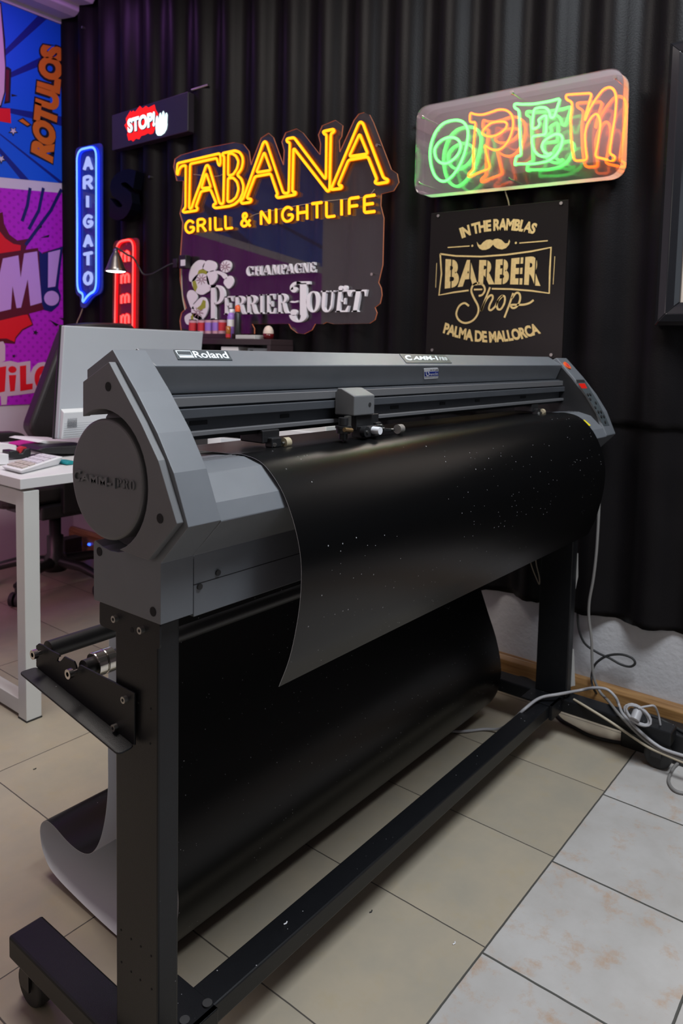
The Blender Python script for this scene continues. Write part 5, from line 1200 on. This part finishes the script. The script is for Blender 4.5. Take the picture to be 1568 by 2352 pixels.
bottle('glass_jar', 'small amber glass jar in front of the lilac spray bottle', 524, 2.035, (('jar_body', mat('amber_glass', (.35, .12, .02), .15), [(0, 0), (.009, 0), (.010, .03), (.010, .05), (0, .052)]), ('lid', 'red_ink', [(0.0105, .006), (.0105, .02)])), None, 'jar')
bottle('egg_candle', 'egg shaped cream ornament with a dark red base on the shelf', 616, 2.06, (('red_base', mat('dark_red_glass', (.10, .004, .006), .2), [(0, 0), (.018, 0), (.021, .012), (.0205, .022), (0, .022)]), ('cream_top', mat('cream_shell', (.62, .50, .42), .5), [(.0204, .0222), (.0195, .034), (.014, .046), (.006, .052), (0, .053)])), None, 'ornament')
p, q = onx(553, 774, 2.06), onx(597, 776, 2.06)
tag(MB().box((2.03, q.y, SZ), (2.10, p.y, SZ+.016)).build('card_box', 'off', None, bevel=.002), 'flat cream box on the shelf between black bottle and egg ornament', 'box')
p, q = onx(512, 796, 2.04), onx(551, 796, 2.04)
tag(MB().box((2.03, q.y, .9522), (2.12, p.y, p.z)).build('paper_stack', 'paper', None, bevel=.001), 'pale stack of paper inside the wall shelf', 'papers')
pr_ = thing('label_printer', 'dark grey ribbed label printer inside the right end of the wall shelf', 'printer', (2.07, 2.04, .9522))
p, q = onx(567, 788, 2.028), onx(632, 788, 2.028)
yq = max(q.y, SY0+.0195)
MB().box((2.028, yq, .9522), (2.13, p.y, 1.108)).build('printer_body', 'grey_pr', pr_, bevel=.006)
for k in range(6): MB().box((2.0262, yq+.008, 1.03+k*.0125), (2.0282, p.y-.05, 1.036+k*.0125)).build('rib', 'grey', pr_)
MB().box((2.0262, p.y-.034, 1.06), (2.0282, p.y-.018, 1.10)).build('slot', 'hole', pr_)

# ================================================================== OFFICE CHAIR
ch = thing('office_chair', 'black high-back office chair on a five-star base behind the desk', 'chair', (1.79, 3.08, 0))
yb = 2.93
bpz = [ony(u, v, yb) for u, v in ((150, 758), (162, 745), (210, 741), (290, 742), (312, 747), (318, 760), (322, 980), (305, 1015), (90, 1018), (80, 1003), (67, 982))]
b = MB().prism(rounded(bpz, .035, 4), (0, .075, 0)); b.build('backrest', 'leather', ch, bevel=.02, seg=4)
b = MB().prism(rounded([(1.50, 2.99, .40), (2.08, 2.99, .40), (2.08, 3.44, .40), (1.50, 3.44, .40)], .10, 5), (0, 0, .085)); b.build('seat', 'leather', ch, bevel=.03, seg=4)
b = MB(); b.box((1.66, 2.96, .34), (1.92, 3.28, .40)); b.build('seat_mechanism', 'blackp', ch, bevel=.01)
b = MB(); b.box((1.755, 2.945, .36), (1.825, 2.975, .80)); b.build('back_bar', 'blackp', ch, bevel=.005)
b = MB(); b.lathe((1.79, 3.08, .075), (0, 0, 1), [(0, 0), (.05, .0), (.05, .06), (.036, .08), (.036, .16), (.026, .165), (.026, .27), (0, .27)], 24); col_ = b.build('gas_column', 'blackp', ch)
for k in range(5):
    a = R(208+72*k); e = V((1.79+.29*math.cos(a), 3.08+.29*math.sin(a), .085))
    b = MB(); b.tube([V((1.79, 3.08, .118)), V((1.79+.17*math.cos(a), 3.08+.17*math.sin(a), .115)), e], lambda t: .026-.009*t, 10); leg = b.build('base_arm', 'blackp', ch)
    d_ = V((-math.sin(a), math.cos(a), 0)); b = MB()
    b.cyl(V((e.x, e.y, .030))-d_*.024, V((e.x, e.y, .030))-d_*.006, .030, 20); b.cyl(V((e.x, e.y, .030))+d_*.006, V((e.x, e.y, .030))+d_*.024, .030, 20); b.cyl(V((e.x, e.y, .030))-d_*.01, V((e.x, e.y, .030))+d_*.01, .012, 12); b.cyl((e.x, e.y, .04), (e.x, e.y, .085), .008, 10)
    b.build('caster', 'blackm', leg)
ya = 2.86
for sgn in (0,):
    q = [ony(u, v, ya) for u, v in ((-90, 998), (40, 992), (58, 998), (64, 1012), (62, 1024), (-90, 1022))]
    b = MB().prism(rounded(q, .012, 3), (0, .06, 0)); b.build('armrest', 'leather', ch, bevel=.008, seg=3)
    p = ony(58, 1020, ya+.03); b = MB(); b.tube(smooth_path([V((p.x-.02, ya+.03, p.z)), V((p.x+.03, ya+.05, p.z-.12)), V((1.60, 3.0, .42)), V((1.66, 3.02, .38))], 5), .016, 10); b.build('arm_support', 'blackp', ch)

# under the desk
sw = thing('network_box', 'small black box with two lit blue indicators on the floor under the desk', 'device', (2.06, 3.45, 0))
p = ony(205, 1258, 3.40)
p0 = ony(190, 1275, 3.40)
MB().box((2.03, 3.402, 0), (2.13, 3.47, .11)).build('case', 'blackp', sw, bevel=.004)
for u, v in ((204, 1258), (214, 1252)):
    p = ony(u, v, 3.40); x_ = min(max(p.x, 2.045), 2.12) ; MB().cyl((p.x, 3.392, .062 if u == 204 else .068), (p.x, 3.4019, .062 if u == 204 else .068), .0065, 14).build('indicator', 'led_blue', sw)
bn = thing('waste_bin', 'round blue plastic bin cut off by the left edge beside the desk leg', 'bin', (.89, 2.10, 0))
MB().lathe((.89, 2.10, 0), (0, 0, 1), [(0, 0), (.085, 0), (.092, .005), (.105, .07), (.100, .07), (.088, .008), (0, .008)], 36).build('bin_body', 'blue_pl', bn)
MB().lathe((.89, 2.10, .064), (0, 0, 1), [(.1035, 0), (.109, .0), (.110, .008), (.104, .009)], 36).build('bin_rim', 'blue_pl', bn)

# ================================================================== CABLES ON THE RIGHT
def cable(label, pts, r, m, k=6, name='cable'):
    o = MB().tube(smooth_path(pts, k), r, 8).build(name, m); return tag(o, label, 'cable')
HX = 2.135
def onfoot(u, v, h=.1228):
    """a point lying on the right foot's top, or hanging against its near side"""
    p = onz(u, v, h)
    if p.x < 2.013:
        p = onx(u, v, 2.005); p.z = max(p.z, .005)
    return p
cable('thick grey cable hanging from behind the plotter down to the floor by the white wall',
      [onx(u, v, HX) for u, v in ((1381, 1080), (1376, 1150), (1373, 1210), (1369, 1270), (1362, 1330), (1353, 1380), (1352, 1420), (1358, 1470), (1360, 1530), (1366, 1565), (1378, 1590))]+[onfoot(u, v) for u, v in ((1398, 1612), (1425, 1645), (1470, 1690), (1500, 1713), (1530, 1730), (1575, 1748), (1640, 1775))], .0043, 'cable_g')
cable('light grey cable arching from the floor under the plotter over its right foot',
      [onz(u, v, z) for u, v, z in ((1008, 1678, .006), (1060, 1680, .006), (1110, 1675, .006), (1148, 1674, .02), (1175, 1656, .08), (1205, 1628, .128), (1240, 1603, .135), (1285, 1594, .145))]+[onx(u, v, 2.085) for u, v in ((1330, 1586), (1362, 1580), (1392, 1583), (1412, 1600), (1422, 1622))]+[onfoot(u, v)+V((-.004, 0, .003)) for u, v in ((1430, 1640), (1452, 1664), (1480, 1690), (1505, 1710), (1530, 1724), (1580, 1740))], .0042, 'cable_w')
cable('black cable hanging in a loop against the white wall behind the plotter post',
      [onx(u, v, 2.165) for u, v in ((1327, 1360), (1326, 1410), (1329, 1445), (1342, 1477), (1370, 1498), (1400, 1512), (1425, 1526), (1447, 1531), (1458, 1523), (1450, 1511), (1425, 1503), (1395, 1506), (1374, 1518), (1363, 1532), (1358, 1556))]+[onz(u, v, z) for u, v, z in ((1362, 1580, .12), (1380, 1605, .06), (1420, 1640, .02))], .0036, 'blackm')
cable('thin beige cable running straight along the top of the plotter right foot',
      [onfoot(u, v, .1222)+V((-.002, 0, 0)) for u, v in ((1318, 1606), (1350, 1625), (1400, 1656), (1450, 1690), (1490, 1716), (1530, 1734), (1580, 1755))], .0036, 'cable_t', 4)
cable('thin yellowish cable lying along the wooden baseboard behind the right foot',
      [onz(u, v, z) for u, v, z in ((1330, 1560, .10), (1380, 1590, .085), (1430, 1605, .06), (1480, 1615, .05), (1530, 1630, .045), (1590, 1650, .04))], .0032, 'cable_t')
cable('grey cable curled in a ring on the tiles at the right edge',
      [onz(u, v, .005) for u, v in ((1620, 1740), (1575, 1745), (1552, 1757), (1540, 1775), (1535, 1795), (1548, 1815), (1575, 1822), (1620, 1815))], .0042, 'cable_g')
cable('black cable lying on the floor under the right foot of the stand',
      [onz(u, v, .006) for u, v in ((1276, 1640), (1290, 1655), (1320, 1672), (1355, 1690), (1400, 1702), (1450, 1710), (1490, 1720))], .0055, 'blackm')
cable('dark cable arching behind the plotter stand near the baseboard',
      [onz(u, v, z) for u, v, z in ((1085, 1624, .005), (1110, 1605, .02), (1130, 1580, .06), (1160, 1562, .10), (1195, 1556, .11), (1220, 1565, .09), (1232, 1580, .05))], .0045, 'blackm')
cable('black cable draped over the black adapter at the right edge',
      [onz(u, v, z) for u, v, z in ((1480, 1640, .12), (1510, 1650, .10), (1540, 1665, .09), (1575, 1685, .09), (1620, 1705, .09))], .0042, 'blackm')
cable('thin tan wires hanging behind the hanging vinyl near the right post',
      [onx(u, v, 2.10) for u, v in ((1216, 1285), (1222, 1305), (1230, 1325), (1238, 1342), (1238, 1325), (1232, 1300), (1229, 1280))], .0016, 'cable_t')
# white coiled lead with a twist
cw = thing('cable_bundle', 'bundle of coiled white cable lying on the black adapter', 'cable bundle', onz(1465, 1660, .14))
c0_ = onz(1464, 1643, .155)
for k in range(7):
    a0 = R(25+k*3); ctr_ = c0_+V((.004*math.sin(k*2.1), .004*math.cos(k*1.7), .003*math.sin(k*1.3)))
    pts = [ctr_+V((0.012*math.sin(t)*.6+.018*math.cos(t)*.3, -.030*math.cos(t)-.004*math.sin(t), .017*math.sin(t)-.014*math.cos(t))) for t in [2*math.pi*j/16 for j in range(16)]]
    MB().tube(pts, .0021, 6, 0, True).build('coil', 'cable_w', cw)
MB().tube(smooth_path([c0_+V((0, .0, .02)), onz(1487, 1622, .18), onz(1502, 1622, .18), onz(1511, 1640, .15), onz(1516, 1665, .12)], 5), .0030, 6).build('loose_end', 'cable_w', cw)
MB().cyl(c0_+V((-.012, .004, -.010)), c0_+V((.012, .002, .010)), .0125, 14).build('cable_tie', 'cable_w', cw)
# black adapter brick
ad = thing('power_supply', 'black power supply brick with yellow plugs on the floor at the right edge', 'power supply', onz(1500, 1735))
A = onz(1555, 1735, .0); 
bxp = [V((2.085, .62, 0)), V((2.165, .62, 0)), V((2.165, .37, 0)), V((2.085, .37, 0))]
MB().prism(bxp, (0, 0, .085)).build('case', 'blackp', ad, bevel=.004)
for y in (.40, .43): MB().cyl((2.082, y, .065), (2.0849, y, .065), .007, 12).build('yellow_plug', 'yellow', ad)
# pieces of tape on the right post
for (pts, lab) in (([(1322, 1271), (1327, 1271), (1327, 1325), (1320, 1358), (1313, 1358), (1316, 1305)], 'pale strip of torn tape high on the right post of the plotter stand'), ([(1298, 1489), (1317, 1491), (1320, 1575), (1309, 1577), (1301, 1556)], 'pale strip of torn tape low on the right post of the plotter stand')):
    q = [onx(u, v, 2.0585) for u, v in pts]
    tag(MB().prism(q, (.0012, 0, 0)).build('tape_strip', 'off'), lab, 'tape')
# small litter on the tiles
for u, v, mm, lab in ((656, 2122, 'white_pl', 'white plastic crumb lying on the cross beam'), (852, 2095, 'blackm', 'dark crumb on the cream tiles right of the cross beam'), (1043, 2168, 'white_pl', 'tiny white sliver on the cream tiles by the mottled tiles'), (80, 1767, 'blackm', 'dark crumb on the tiles in front of the desk leg')):
    p = onz(u, v, .1185 if u == 656 else 0); b = MB(); b.tube(smooth_path([p+V((-.004, .001, .0012)), p+V((0, -.001, .0016)), p+V((.004, .001, .0012))], 3), .0012, 6)
    tag(b.build('floor_crumb', mm), lab, 'debris')
